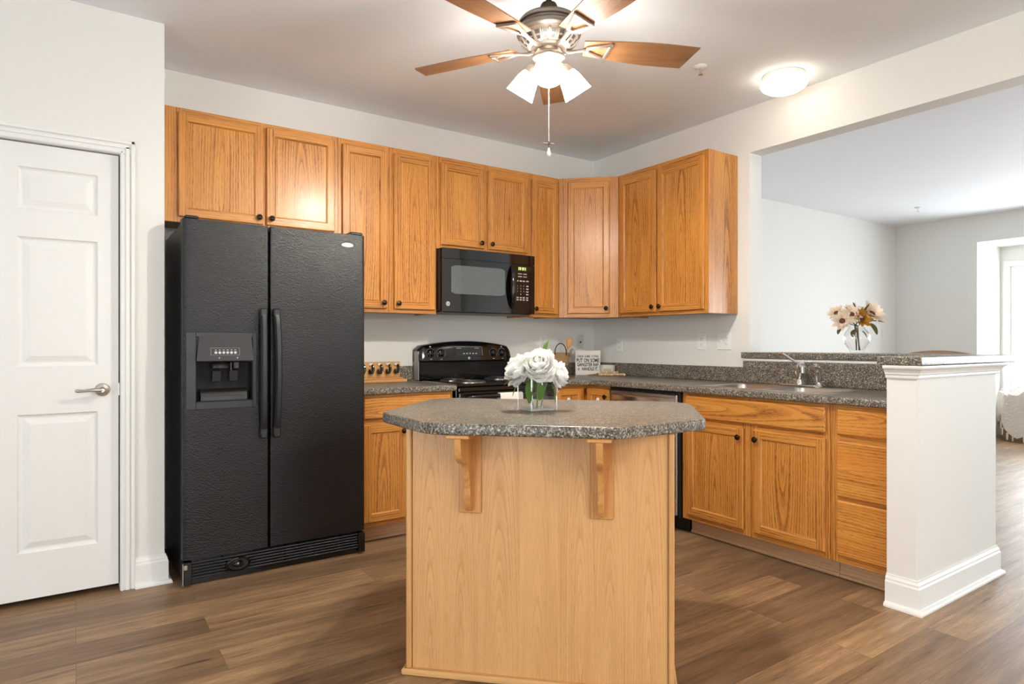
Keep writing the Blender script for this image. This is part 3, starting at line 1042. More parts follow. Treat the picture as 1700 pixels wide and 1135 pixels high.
# ------------------------------------------------------------------ worktops
def worktop(mb, outline, z0=CT, z1=0.914, holes=(), nose=0.009):
    """laminate slab with rounded edges and cut-outs"""
    loops = []
    st = 4
    for k in range(st + 1):
        a = PI / 2 * k / st
        loops.append([(p[0], p[1], z0 + nose * (1 - math.cos(a))) for p in inset(outline, nose * (1 - math.sin(a)))])
    for k in range(st + 1):
        a = PI / 2 * k / st
        loops.append([(p[0], p[1], z1 - nose * (1 - math.sin(a))) for p in inset(outline, nose * (1 - math.cos(a)))])
    mb.loft(loops, 0, True, not holes, False)
    bm = bmesh.new()
    def add(lp):
        vs = [bm.verts.new(p) for p in lp]
        for i in range(len(vs)): bm.edges.new((vs[i - 1], vs[i]))
    add(loops[-1])
    for hp in holes: add([(x, y, z1) for x, y in hp])
    bmesh.ops.triangle_fill(bm, use_beauty=True, edges=bm.edges[:])
    bm.verts.index_update()
    mb.mesh([tuple(v.co) for v in bm.verts], [tuple(v.index for v in f.verts) for f in bm.faces])
    bm.free()
    for hp in holes:
        mb.loft([[(x, y, z1) for x, y in hp], [(x, y, z0) for x, y in hp]], 0, False, False, False)


SINK = (-0.572, -0.075, -2.375, -1.560)      # x0, x1, y0, y1
mb = MB()
worktop(mb, [(-2.335, -0.648), (-1.7145, -0.648), (-1.7145, -0.002), (-2.335, -0.002)])
ct = mb.build('countertop', 'counter'); tag(ct, 'grey speckled laminate countertop left of the range, beside the refrigerator', 'countertop', 'speckled countertops')
mb = MB(); mb.box(-2.335, -1.7145, -0.022, -0.002, 0.9142, 1.016, 0.005); mb.build('backsplash', 'counter', ct)
mb = MB()
hole = rrect(SINK[0] + 0.018, SINK[1] - 0.018, SINK[2] + 0.018, SINK[3] - 0.018, 0.05)
worktop(mb, round_poly([(-0.936, -0.002), (-0.936, -0.648), (-0.690, -0.648), (-0.648, -0.690), (-0.648, -2.7285), (-0.002, -2.7285), (-0.002, -0.002)],
                       [0, 0, 0.03, 0.03, 0, 0, 0]), holes=[hole])
ct = mb.build('countertop', 'counter'); tag(ct, 'L-shaped grey speckled laminate countertop holding the sink along the right wall', 'countertop', 'speckled countertops')
mb = MB()
mb.box(-0.936, -0.0225, -0.022, -0.002, 0.9142, 1.016, 0.005)
mb.box(-0.022, -0.002, -1.507, -0.002, 0.9142, 1.016, 0.004)
mb.box(-0.022, -0.002, -2.7275, -1.507, 0.9142, 1.0575, 0.004)
mb.build('backsplash', 'counter', ct)
mb = MB()
worktop(mb, [(-0.036, -1.506), (-0.036, -2.705), (-0.716, -2.705), (-0.716, -2.890), (0.335, -2.890), (0.335, -1.549), (-0.003, -1.549), (-0.003, -1.506)], 1.0775, 1.1155, (), 0.004)
bt = mb.build('bar_counter', 'counter'); tag(bt, 'raised grey speckled bar top running over the low wall and white end post', 'bar top')

# ------------------------------------------------------------------ island (turned 45 degrees; local x along its front, -y towards the camera)
S = math.sqrt(0.5)
def isl(u, v):
    return (S * (u + v), S * (v - u))
IV = -2.98                                   # local origin: u = 0, v = IV
ix, iy = isl(0, IV)
t = thing('kitchen_island', 'light oak kitchen island with speckled clipped-corner top and two corbels', 'island', (ix, iy, 0), -PI / 4)
PF, PB_ = -3.365 - IV, -2.78 - IV           # panel front and back
mb = MB()
mb.box(-0.450, 0.441, PF + 0.006, PB_, 0.0, CT - 0.001, 0.0005, 0, 'z')
mb.build('cabinet_body', 'laminate', t)
mb = MB()
xs = [-0.447, -0.33, -0.205, -0.06, 0.075, 0.20, 0.30, 0.438]
for i in range(len(xs) - 1):
    xm = (xs[i] + xs[i + 1]) / 2
    bb = ((xs[i], PF, 0), (xs[i + 1], PF + 0.006, 0.6))
    n0 = len(mb.v)
    pts = [(xs[i], PF, 0.02), (xs[i + 1], PF, 0.02), (xs[i + 1], PF, CT - 0.001), (xs[i], PF, CT - 0.001)]
    rr = random.Random(i * 7 + 3)
    ob = rr.uniform(-0.012, 0.012); d0 = rr.uniform(0.0, 0.02); tl = rr.uniform(0.045, 0.07) * (1 if i % 2 else 1); oz = rr.uniform(-40, 40)
    mb.v += pts; mb.f.append((n0, n0 + 1, n0 + 2, n0 + 3)); mb.mi.append(0); mb.sm.append(False)
    mb.w.append([(p[0] - xm + ob, d0 + tl * (p[2] - 0.2), p[2] + oz) for p in pts])
mb.box(-0.447, 0.438, PF + 0.0002, PF + 0.0058, 0.0, CT - 0.001, 0, 0, 'z')
mb.build('front_panel', 'laminate', t)
for a, b in ((-0.468, -0.449), (0.440, 0.459)):
    mb = MB(); mb.box(a, b, PF - 0.012, PF + 0.022, 0.0, CT - 0.001, 0.004, 0, 'z')
    mb.build('corner_trim', 'laminate', t)
mb = MB()
mb.box(-0.482, 0.473, PF - 0.026, PF - 0.0125, 0.0005, 0.024, 0.006, 0, 'x')
mb.box(-0.449, 0.440, PF - 0.0124, PF - 0.0003, 0.0005, 0.022, 0.001, 0, 'x')
mb.box(-0.4815, -0.4685, PF - 0.020, PB_, 0.0005, 0.024, 0.006, 0, 'y')
mb.box(0.4595, 0.4725, PF - 0.020, PB_, 0.0005, 0.024, 0.006, 0, 'y')
mb.build('base_shoe', 'laminate', t)
mb = MB()
a, b = -0.605, 0.572
poly = [(a, -2.655), (a, -3.262), (-0.335, -3.548), (0.290, -3.548), (b, -3.268), (b, -2.700), (0.500, -2.610), (-0.520, -2.590)]
poly = [(x, y - IV) for x, y in poly]
worktop(mb, round_poly(poly, [0.05, 0.02, 0.06, 0.02, 0.025, 0.03, 0.04, 0.05]), CT, 0.914, (), 0.007)
mb.build('island_top', 'counter', t)
def corbel(uc):
    mb = MB()
    prof = [(0.0, 0.004), (0.010, 0.004), (0.016, 0.010), (0.026, 0.024), (0.032, 0.040), (0.037, 0.054), (0.037, 0.060), (0.034, 0.064), (0.035, 0.088),
            (0.040, 0.112), (0.046, 0.130), (0.054, 0.150), (0.064, 0.166), (0.078, 0.178), (0.096, 0.184), (0.116, 0.188), (0.134, 0.196), (0.148, 0.208), (0.155, 0.224),
            (0.158, 0.244), (0.162, 0.2745), (0.0, 0.2745)]
    z0 = 0.588; hw_ = 0.0105
    lp = []
    for dx in (-hw_, hw_):
        lp.append([(uc + dx, PF - 0.0125 - p[0], z0 + p[1]) for p in prof])
    mb.loft(lp, 0, False, True, True, True, 'z')
    mb.box(uc - 0.039, uc + 0.039, PF - 0.0123, PF - 0.0003, z0 - 0.006, CT - 0.0135, 0.003, 0, 'z')
    mb.box(uc - 0.039, uc + 0.039, PF - 0.178, PF - 0.0003, CT - 0.0132, CT - 0.0005, 0.003, 0, 'y')
    return mb.build('corbel', 'bracket', t)
M['bracket'] = oak('corbel_oak', (222, 162, 96), (208, 146, 80), (150, 96, 48), 110.0, 0.38, 0.6)
corbel(-0.234); corbel(0.221)

# ------------------------------------------------------------------ refrigerator
FX0, FX1, FY = -3.262, -2.342, -0.720
t = thing('refrigerator', 'black textured side-by-side refrigerator with in-door dispenser', 'refrigerator', ((FX0 + FX1) / 2, -0.36, 0))
ox, oy = (FX0 + FX1) / 2, -0.36
def fb(mb, x0, x1, y0, y1, z0, z1, ch=0.004, mat=0): mb.box(x0 - ox, x1 - ox, y0 - oy, y1 - oy, z0, z1, ch, mat)
mb = MB(); fb(mb, FX0 + 0.004, FX1 - 0.004, -0.640, -0.035, 0.018, 1.765, 0.006)
mb.build('body', 'black_tex', t)
for x in (FX0 + 0.05, FX1 - 0.05):
    for y in (-0.60, -0.09):
        mb = MB(); mb.lathe([(0.02, 0.0), (0.02, 0.0178)], 12, 0, Matrix.Translation((x - ox, y - oy, 0)))
        mb.build('foot', 'black', t)

def door_profile(x0, x1, rl, rr):
    """plan outline of a refrigerator door, front slightly crowned"""
    yb = -0.648; yf = FY
    pts = [(x1, yb)]
    pts = [(x0, yb)]
    for k in range(7):
        a = PI / 2 * k / 6
        pts.append((x0 + rl * (1 - math.cos(a)), yf + rl * (1 - math.sin(a))))
    for k in range(7):
        a = PI / 2 * k / 6
        pts.append((x1 - rr * (1 - math.sin(a)), yf + rr * (1 - math.cos(a))))
    pts.append((x1, yb))
    return [(x - ox, y - oy) for x, y in pts]
ZB, ZT, XS = 0.128, 1.776, -2.8605
CX0, CX1, CZ0, CZ1 = -3.203, -2.943, 0.888, 1.086       # dispenser recess
fz = MB()
L = door_profile(FX0, XS - 0.004, 0.026, 0.008)
def seg(poly, z0, z1, bot=True, top=True):
    fz.loft([[(p[0], p[1], z0) for p in poly], [(p[0], p[1], z1) for p in poly]], 0, False, bot, top)
def clipx(poly, xa, xb):
    out = []
    n = len(poly)
    for s, lim in ((1, xa - ox), (-1, xb - ox)):
        src = poly if s == 1 else out
        res = []
        for i in range(len(src)):
            p, q = src[i - 1], src[i]
            ip, iq = s * (p[0] - lim) >= 0, s * (q[0] - lim) >= 0
            if ip != iq:
                k = (lim - p[0]) / (q[0] - p[0]); res.append((lim, p[1] + (q[1] - p[1]) * k))
            if iq: res.append(q)
        out = res
    return out
seg(L, ZB, CZ0, True, True); seg(L, CZ1, ZT, True, True)
seg(clipx(L, FX0 - 1, CX0), CZ0, CZ1, False, False); seg(clipx(L, CX1, XS), CZ0, CZ1, False, False)
fb(fz, CX0 - 0.01, CX1 + 0.01, -0.655, -0.648, CZ0, CZ1, 0)
fzd = fz.build('freezer_door', 'black_tex', t)
fr_ = MB(); Rp = door_profile(XS + 0.004, FX1, 0.008, 0.026)
fr_.loft([[(p[0], p[1], ZB) for p in Rp], [(p[0], p[1], ZT) for p in Rp]], 0, False, True, True)
frd = fr_.build('fridge_door', 'black_tex', t)

def handle(x, parent, bow):
    mb = MB()
    lp = []
    n = 14
    for i in range(n + 1):
        k = i / n
        z = 0.712 + k * (1.345 - 0.712)
        out = 0.030 + 0.034 * math.sin(PI * min(1, max(0, (k - 0.0)))) ** 0.6 if 0 < k < 1 else 0.022
        xo = x + bow * math.sin(PI * k)
        hw_ = 0.0165
        yb = FY - max(0.0008, out - 0.026)
        yf = FY - out
        lp.append([(xo - hw_ - ox, yb - oy, z), (xo - hw_ - ox, yf + 0.010 - oy, z), (xo - hw_ + 0.008 - ox, yf - oy, z),
                   (xo + hw_ - 0.008 - ox, yf - oy, z), (xo + hw_ - ox, yf + 0.010 - oy, z), (xo + hw_ - ox, yb - oy, z)])
    mb.loft(lp, 0, True, True, True)
    for z0, z1 in ((0.690, 0.745), (1.300, 1.352)):
        fb(mb, x - 0.018, x + 0.018, FY - 0.034, FY - 0.0008, z0, z1, 0.006)
    o = mb.build('handle', 'grey_plastic', parent); return o
handle(-2.893, fzd, -0.004); handle(-2.829, frd, 0.004)
mb = MB()
mb.lathe([(0, 0), (0.030, 0), (0.028, 0.003), (0, 0.0045)], 28, 0, Matrix.Translation((-2.447 - ox, FY - 0.0004 - oy, 1.715)) @ Matrix.Diagonal((1.15, 1, 0.42, 1)) @ AX_NY)
o = mb.build('badge', 'badge', frd); o['label'] = 'oval silver badge'

# dispenser: bezel, slanted control panel, recess with paddles and tray
mb = MB()
BX0, BX1, BZ0, BZ1 = -3.246, -2.925, 0.852, 1.228
yo = FY - 0.0005
for q in ((BX0, CX0, BZ0, BZ1), (CX1, BX1, BZ0, BZ1), (CX0, CX1, BZ0, CZ0), (CX0, CX1, 1.205, BZ1)):
    fb(mb, q[0], q[1], yo - 0.007, yo, q[2], q[3], 0.0015)
dsp = mb.build('dispenser', 'grey_plastic', fzd)
mb = MB()
fb(mb, CX0, CX0 + 0.003, -0.722, -0.656, CZ0, CZ1, 0); fb(mb, CX1 - 0.003, CX1, -0.722, -0.656, CZ0, CZ1, 0)
fb(mb, CX0, CX1, -0.660, -0.656, CZ0, CZ1, 0); fb(mb, CX0, CX1, -0.722, -0.656, CZ0, CZ0 + 0.003, 0); fb(mb, CX0, CX1, -0.722, -0.656, CZ1 - 0.003, CZ1, 0)
mb.build('recess_liner', 'dark', fzd)
mb = MB()
P = [(CX0 + 0.0, yo - 0.028, 1.088), (CX1 - 0.0, yo - 0.028, 1.088), (CX1 - 0.008, yo - 0.0075, 1.214), (CX0 + 0.014, yo - 0.0075, 1.214)]
Q = [(p[0], yo - 0.0002, p[2]) for p in P]
mb.mesh([(p[0] - ox, p[1] - oy, p[2]) for p in P + Q], [(0, 1, 2, 3), (0, 4, 5, 1), (1, 5, 6, 2), (2, 6, 7, 3), (3, 7, 4, 0)], 0)
def onp(x, z): # point on the slanted control panel
    k = (z - 1.088) / (1.214 - 1.088)
    return (x - ox, yo - 0.028 + k * 0.0205 - 0.0006 - oy, z)
sl = math.atan2(0.0205, 0.126)
for i in range(6):
    mb.lathe([(0, 0), (0.0068, 0), (0.0062, 0.0008), (0, 0.0009)], 14, 1, Matrix.Translation(onp(-3.117 + i * 0.0178, 1.128)) @ AX_NY)
    fm = Matrix.Translation(onp(-3.117 + i * 0.0178, 1.141)) @ Matrix.Rotation(PI / 2 - sl, 4, 'X')
    mb.box(-0.004, 0.004, -0.0013, 0.0013, 0, 0.0005, 0, 1, None, fm)
for (a, b, c, d) in ((-3.140, -3.008, 1.1155, 1.1165), (-3.140, -3.008, 1.1505, 1.1515), (-3.140, -3.139, 1.1155, 1.1515), (-3.009, -3.008, 1.1155, 1.1515)):
    q = [onp(a, c), onp(b, c), onp(b, d), onp(a, d)]
    mb.mesh(q, [(0, 1, 2, 3)], 1)
for x in (-3.105, -3.022):
    q = [onp(x, 1.100), onp(x + 0.006, 1.100), onp(x + 0.003, 1.108)]
    mb.mesh(q, [(0, 1, 2)], 1)
o = mb.build('dispenser_panel', ['grey_plastic', 'print'], fzd)
mb = MB()
mb.lathe([(0.045, 0), (0.043, 0.02), (0.030, 0.03)], 24, 0, Matrix.Translation((-3.090 - ox, -0.695 - oy, 1.052)) @ Matrix.Diagonal((1, 0.6, 1, 1)))
fb(mb, -3.045, -3.035, -0.700, -0.680, 1.035, 1.08, 0.002); fb(mb, -3.030, -3.000, -0.702, -0.675, 1.045, 1.083, 0.004)
for x in (-3.105, -3.026):
    M4 = Matrix.Translation((x - ox, -0.690 - oy, 1.010)) @ Matrix.Rotation(0.18, 4, 'X')
    mb.box(-0.022, 0.022, -0.004, 0.004, -0.028, 0.030, 0.004, 1, None, M4)
o = mb.build('dispenser_paddle', ['black', 'grey_plastic'], fzd)
mb = MB()
lp = []
for yy, zz in ((-0.722, CZ0 + 0.004), (-0.722, CZ0 + 0.020), (-0.716, CZ0 + 0.040), (-0.700, CZ0 + 0.055), (-0.680, CZ0 + 0.060), (-0.664, CZ0 + 0.061)):
    lp.append([(CX0 + 0.022 - ox, yy - oy, zz), (CX1 - 0.026 - ox, yy - oy, zz)])
mb.loft(lp, 0, True, False, False, False)
o = mb.build('drip_tray', 'black', fzd)

mb = MB()
fb(mb, FX0 + 0.006, FX0 + 0.042, -0.728, -0.640, 0.010, 0.118, 0.003)
fb(mb, FX1 - 0.042, FX1 - 0.006, -0.728, -0.640, 0.010, 0.118, 0.003)
fb(mb, FX0 + 0.043, FX1 - 0.043, -0.700, -0.640, 0.002, 0.030, 0.002)
fb(mb, FX0 + 0.043, FX1 - 0.043, -0.690, -0.640, 0.031, 0.120, 0.001)
for k in range(6):
    z = 0.034 + k * 0.0145
    fb(mb, FX0 + 0.043, FX1 - 0.043, -0.716, -0.6902, z, z + 0.0062, 0.0015, 1)  # slats in a lighter tone: the grille's highlight lines put into the colour
for k in range(5):
    x = FX0 + 0.18 + k * 0.15
    fb(mb, x, x + 0.006, -0.712, -0.690, 0.032, 0.118, 0.001)
gr = mb.build('base_grille', ['black_gloss', 'grey_plastic'], t)
mb = MB()
gm = Matrix.Translation((-3.010 - ox, -0.716 - oy, 0.068)) @ Matrix.Diagonal((1.5, 1, 0.86, 1)) @ AX_NY
mb.lathe([(0.040, 0), (0.040, 0.010), (0.035, 0.012), (0.032, 0.004), (0.0, 0.003)], 30, 0, gm)
mb.lathe([(0.0, 0.003), (0.018, 0.003), (0.016, 0.014), (0.010, 0.017), (0, 0.018)], 20, 0, gm)
mb.build('filter_cap', 'black_gloss', gr)
for a, b in ((FX0 + 0.012, FX0 + 0.075), (FX1 - 0.085, FX1 - 0.012)):
    mb = MB(); fb(mb, a, b, -0.712, -0.600, ZT + 0.0005, ZT + 0.018, 0.006)
    mb.build('hinge_cap', 'black', t)
mb = MB(); fb(mb, FX0 + 0.0005, FX0 + 0.0055, -0.7295, -0.715, 0.012, 0.116, 0.001)
fb(mb, FX0 + 0.006, FX0 + 0.022, -0.7325, -0.7285, 0.086, 0.108, 0.002)
mb.build('hinge_bracket', 'steel', t)
# ------------------------------------------------------------------ range
RX0, RX1 = -1.710, -0.940
ox = (RX0 + RX1) / 2; oy = 0.0
t = thing('range', 'black electric coil range with control backguard between the base cabinets', 'stove', (ox, 0, 0))
def bx(mb, x0, x1, y0, y1, z0, z1, ch=0.003, mat=0): mb.box(x0 - ox, x1 - ox, y0, y1, z0, z1, ch, mat)
mb = MB(); bx(mb, RX0 + 0.002, RX1 - 0.002, -0.625, -0.025, 0.09, 0.896)
bx(mb, RX0 + 0.02, RX1 - 0.02, -0.58, -0.05, 0.0, 0.0898)
mb.build('body', 'black_gloss', t)
mb = MB(); bx(mb, RX0, RX1, -0.640, -0.140, 0.8965, 0.918, 0.006)
ckt = mb.build('cooktop', 'black_gloss', t)
for (x, y, r) in ((-1.52, -0.47, 0.10), (-1.13, -0.47, 0.078), (-1.52, -0.25, 0.078), (-1.13, -0.25, 0.10)):
    mb = MB(); c = Matrix.Translation((x - ox, y, 0.9185))
    mb.lathe([(r + 0.012, 0), (r + 0.012, 0.003), (r + 0.004, 0.0045), (r - 0.004, 0.001), (0.01, 0.0005)], 32, 1, c)
    pts = []
    for k in range(72):
        a = k * 2 * PI / 18; q = 0.02 + (r - 0.024) * k / 71
        pts.append((x - ox + q * math.cos(a), y + q * math.sin(a), 0.9275))
    mb.tube(pts, 0.0042, 6, 0)
    mb.build('burner', ['coil', 'steel'], t)
# backguard: recessed lower panel, overhanging curved control head
mb = MB(); bx(mb, RX0 + 0.004, RX1 - 0.004, -0.105, -0.012, 0.897, 1.045, 0.003); bx(mb, RX0 + 0.004, RX1 - 0.004, -0.139, -0.1055, 0.9185, 0.932, 0.004)
mb.build('backguard', 'black_gloss', t)
n = 24; lo = []
def arc(k): return 1.152 + 0.040 * (1 - (2 * k - 1) ** 2)
secs = []
for i in range(n + 1):
    k = i / n
    x = RX0 - 0.002 + k * (RX1 - RX0 + 0.004) - ox
    zt = arc(k)
    e_ = min(1.0, min(k, 1 - k) / 0.035)
    zt -= 0.022 * (1 - e_) ** 2
    yf = -0.118 + 0.014 * (1 - e_) ** 2
    secs.append([(x, -0.012, 1.046), (x, yf - 0.004, 1.046), (x, yf - 0.010, 1.052), (x, yf + 0.012, zt - 0.016), (x, yf + 0.020, zt - 0.004), (x, yf + 0.032, zt), (x, -0.012, zt)])
mb = MB(); mb.loft(secs, 0, True, True, True)
head = mb.build('control_panel', 'black_gloss', t)
def on_head(x, z, off=0.0):
    zt = arc((x - RX0) / (RX1 - RX0))
    k = (z - 1.052) / (zt - 0.016 - 1.052)
    return (x - ox, -0.128 + k * 0.022 - off, z)
tilt = math.atan2(0.022, 0.10)
for x in (-1.625, -1.545, -1.105, -1.025):
    mb = MB()
    m4 = Matrix.Translation(on_head(x, 1.106, 0.0008)) @ Matrix.Rotation(PI / 2 - tilt, 4, 'X')
    mb.lathe([(0, 0), (0.027, 0), (0.026, 0.006), (0.022, 0.009), (0.021, 0.020), (0.018, 0.022), (0, 0.0225)], 22, 0, m4)
    mb.box(-0.005, 0.005, -0.020, 0.020, 0.0222, 0.028, 0.002, 0, None, m4)
    kb = mb.build('control_knob', 'black_gloss', t)
    mb = MB()
    m4 = Matrix.Translation(on_head(x, 1.106, 0.0004)) @ Matrix.Rotation(PI / 2 - tilt, 4, 'X')
    for k in range(13):
        a = -0.6 + k * (PI + 1.2) / 12
        mb.box(0.031, 0.036, -0.0009, 0.0009, 0, 0.0004, 0, 0, None, m4 @ Matrix.Rotation(a, 4, 'Z'))
    mb.box(-0.005, 0.005, 0.042, 0.050, 0, 0.0004, 0, 0, None, m4)
    mb.box(-0.008, 0.008, -0.046, -0.043, 0, 0.0004, 0, 0, None, m4)
    mb.build('dial_marks', 'print', kb)
mb = MB()
P = [on_head(-1.425, 1.085, 0.0008), on_head(-1.200, 1.085, 0.0008), on_head(-1.210, 1.150, 0.0008), on_head(-1.435, 1.150, 0.0008)]
mb.mesh(P, [(0, 1, 2, 3)], 0)
def hd_box(x0, x1, z0, z1, mat=1):
    mb.mesh([on_head(x0, z0, 0.0012), on_head(x1, z0, 0.0012), on_head(x1, z1, 0.0012), on_head(x0, z1, 0.0012)], [(0, 1, 2, 3)], mat)
hd_box(-1.434, -1.200, 1.1495, 1.1510); hd_box(-1.202, -1.2005, 1.087, 1.148)
for k in range(4): hd_box(-1.415 + k * 0.010, -1.408 + k * 0.010, 1.138, 1.141)
for k in range(4): hd_box(-1.265 + k * 0.010, -1.258 + k * 0.010, 1.138, 1.141)
for k in range(5): hd_box(-1.365 + k * 0.026, -1.352 + k * 0.026, 1.098, 1.104)
mb.build('clock_display', ['black_glass', 'print'], head)
def round_logo(parent, m4, r):
    l = MB()
    l.lathe([(0, 0), (r, 0), (r, 0.0012), (r * 0.86, 0.0016), (r * 0.84, 0.0010), (0, 0.0010)], 26, 0, m4)
    text_into(l, 'GE', r * 1.1, m4 @ Matrix.Translation((0, 0, 0.0016)), 1, 'CENTER', 0.0003)
    o = l.build('round_emblem', ['badge', 'coil'], parent); o['label'] = 'round silver emblem'
round_logo(t, Matrix.Translation(on_head(-1.318, 1.068, 0.0006)) @ Matrix.Rotation(PI / 2 - tilt, 4, 'X'), 0.0095)
mb = MB(); bx(mb, RX0 - 0.003, RX0 + 0.0035, -0.100, -0.030, 0.9155, 1.120, 0.002)
o = mb.build('side_panel', 'grey_panel', t); o['label'] = 'pale grey side panel'
# oven door, its handle, vent strip and drawer
mb = MB(); bx(mb, RX0 + 0.006, RX1 - 0.006, -0.655, -0.6255, 0.867, 0.894, 0.005); mb.build('vent_trim', 'black_gloss', t)
mb = MB(); bx(mb, RX0 + 0.006, RX1 - 0.006, -0.662, -0.6255, 0.290, 0.863, 0.006)
od = mb.build('oven_door', 'black_gloss', t)
mb = MB(); bx(mb, RX0 + 0.13, RX1 - 0.13, -0.6632, -0.6622, 0.42, 0.70, 0.0004); mb.build('oven_window', 'black_glass', od)
mb = MB()
hp = [(RX0 + 0.055 - ox, -0.663, 0.827), (RX0 + 0.058 - ox, -0.690, 0.833), (RX0 + 0.075 - ox, -0.705, 0.837), (RX0 + 0.12 - ox, -0.710, 0.838),
      (RX1 - 0.12 - ox, -0.710, 0.838), (RX1 - 0.075 - ox, -0.705, 0.837), (RX1 - 0.058 - ox, -0.690, 0.833), (RX1 - 0.055 - ox, -0.663, 0.827)]
mb.tube(hp, 0.013, 12); mb.build('oven_handle', 'black_gloss', od)
mb = MB(); bx(mb, RX0 + 0.006, RX1 - 0.006, -0.655, -0.6255, 0.095, 0.280, 0.006); mb.build('storage_drawer', 'black_gloss', t)

# towel hanging over the oven handle
tw = MB()
prof = []
for k in range(9):
    a = PI * k / 8
    prof.append((-0.710 + 0.0165 * math.cos(a), 0.838 + 0.0165 * math.sin(a)))
prof = [(-0.6935, 0.527 + 0.04 * k) for k in range(8)] + prof + [(-0.7265 - 0.002 * (k % 2), 0.797 - 0.04 * k) for k in range(9)]
outer = [(y + (0.0035 if i < 12 else -0.0035), z + (0.0035 if 8 <= i <= 16 else 0)) for i, (y, z) in enumerate(prof)]
secs = []
for j in range(13):
    x = -1.44 + 0.175 * j / 12
    w_ = 0.0016 * math.sin(j * 1.9)
    secs.append([(x, y + w_, z) for y, z in prof] + [(x, y + w_, z) for y, z in reversed(outer)])
tw.loft(secs, 0, True, True, True)
tag(tw.build('kitchen_towel', 'towel'), 'white kitchen towel hanging over the oven door handle', 'towel')

# ------------------------------------------------------------------ microwave
MX0, MX1, MZ0, MZ1, MF = -1.676, -0.909, 1.384, 1.8135, -0.385
ox = (MX0 + MX1) / 2
t = thing('microwave', 'black over-the-range microwave mounted under the short wall cabinet', 'microwave', (ox, 0, MZ0))
def bx(mb, x0, x1, y0, y1, z0, z1, ch=0.003, mat=0): mb.box(x0 - ox, x1 - ox, y0, y1, z0 - MZ0, z1 - MZ0, ch, mat)
mb = MB(); bx(mb, MX0, MX1, -0.350, -0.003, MZ0 + 0.012, MZ1, 0.002); bx(mb, MX0 + 0.02, MX1 - 0.02, -0.36, -0.02, MZ0, MZ0 + 0.0118, 0.004)
mb.build('body', 'black', t)
XD = -1.118
def bowed(x0, x1, z0, z1, yf, bow, xa, xb, n=12):
    mb = MB(); secs = []
    for i in range(n + 1):
        x = x0 + (x1 - x0) * i / n
        k = (x - xa) / (xb - xa)
        y = yf - bow * (1 - (2 * k - 1) ** 2)
        secs.append([(x - ox, -0.3505, z0 - MZ0), (x - ox, y, z0 - MZ0), (x - ox, y, z1 - MZ0), (x - ox, -0.3505, z1 - MZ0)])
    mb.loft(secs, 0, False, True, True)
    return mb
def ybow(x): 
    k = (x - MX0) / (MX1 - MX0); return -0.376 - 0.016 * (1 - (2 * k - 1) ** 2)
bowed(MX0 + 0.001, XD, MZ0 + 0.004, 1.742, -0.376, 0.016, MX0, MX1).build('door', 'black_glass', t)
dd = [o for o in t.children if o.name.startswith('door')][0]
bowed(XD + 0.0025, MX1 - 0.001, MZ0 + 0.004, 1.742, -0.376, 0.016, MX0, MX1).build('control_panel', 'black_gloss', t)
cp = [o for o in t.children if o.name.startswith('control_panel')][0]
bowed(MX0 + 0.001, MX1 - 0.001, 1.7445, MZ1 - 0.001, -0.376, 0.016, MX0, MX1).build('vent_grille', 'black_glass', t)
mb = MB(); secs = []
rp = rrect(-1.610, -1.178, 1.508, 1.700, 0.018, 4)
nx = 14
vs = []; fs = []
for i in range(nx + 1):
    x = -1.608 + 0.428 * i / nx
    for z in (1.508, 1.700): 
        zz = z + (0.012 if z < 1.6 else -0.012) * (1 if i in (0, nx) else 0)
        vs.append((x - ox, ybow(x) - 0.0008, zz - MZ0))
for i in range(nx): fs.append((2 * i, 2 * i + 2, 2 * i + 3, 2 * i + 1))
mb.mesh(vs, fs, 0, True)
mb.build('door_window', 'mw_window', dd)
# curved handle
mb = MB(); pts = []; rad = []
for i in range(15):
    k = i / 14; z = 1.425 + 0.300 * k
    pts.append((-1.122 - ox, ybow(-1.12) - 0.004 - 0.034 * math.sin(PI * k) ** 0.7, z - MZ0)); rad.append(0.010 + 0.013 * math.sin(PI * k) ** 0.6)
mb.tube(pts, rad, 12, 0, True, 0.55, (0, 1, 0)); mb.build('handle', 'black_gloss', dd)
round_logo(dd, Matrix.Translation((-1.632 - ox, ybow(-1.632) - 0.0006, 1.440 - MZ0)) @ AX_NY, 0.0155)
# display and keys
mb = MB(); bx(mb, -1.085, -0.945, ybow(-1.01) + 0.001, ybow(-1.01) - 0.0006 + 0.0005, 1.690, 1.728, 0)
def key(x0, x1, z0, z1, m):
    y0, y1 = ybow(x0) - 0.0012, ybow(x1) - 0.0012
    mb.mesh([(x0 - ox, y0, z0 - MZ0), (x1 - ox, y1, z0 - MZ0), (x1 - ox, y1, z1 - MZ0), (x0 - ox, y0, z1 - MZ0)], [(0, 1, 2, 3)], m)
for x in (-1.060, -1.046, -1.028, -1.014, -0.998):
    key(x, x + 0.003, 1.700, 1.722, 1); key(x, x + 0.009, 1.719, 1.722, 1); key(x, x + 0.009, 1.709, 1.712, 1)
mb.build('display', ['black_glass', 'led', 'print'], cp)
mb = MB()
for z in (1.672, 1.652):
    for x0, x1 in ((-1.066, -1.030), (-1.018, -0.985)): key(x0, x1, z, z + 0.006, 2)
for x0, x1 in ((-1.078, -1.060), (-1.050, -1.030), (-1.022, -1.002), (-0.990, -0.968)): key(x0, x1, 1.620, 1.628, 2)
for k, z in enumerate((1.588, 1.568, 1.548, 1.528)): key(-0.990, -0.970, z - 0.004, z + 0.004, 2)
for z in (1.500, 1.484):
    for x in (-1.078, -1.050, -1.022, -0.990): key(x, x + 0.018, z, z + 0.008, 2)
for i, s in enumerate('1234567890'):
    c, r_ = (i % 3, i // 3) if i < 9 else (1, 3)
    x = -1.069 + c * 0.028
    text_into(mb, s, 0.013, face_mtx(x - ox, ybow(x) - 0.0016, 1.588 - r_ * 0.020 - MZ0), 2)
mb.build('keypad_print', ['black_glass', 'led', 'print'], cp)

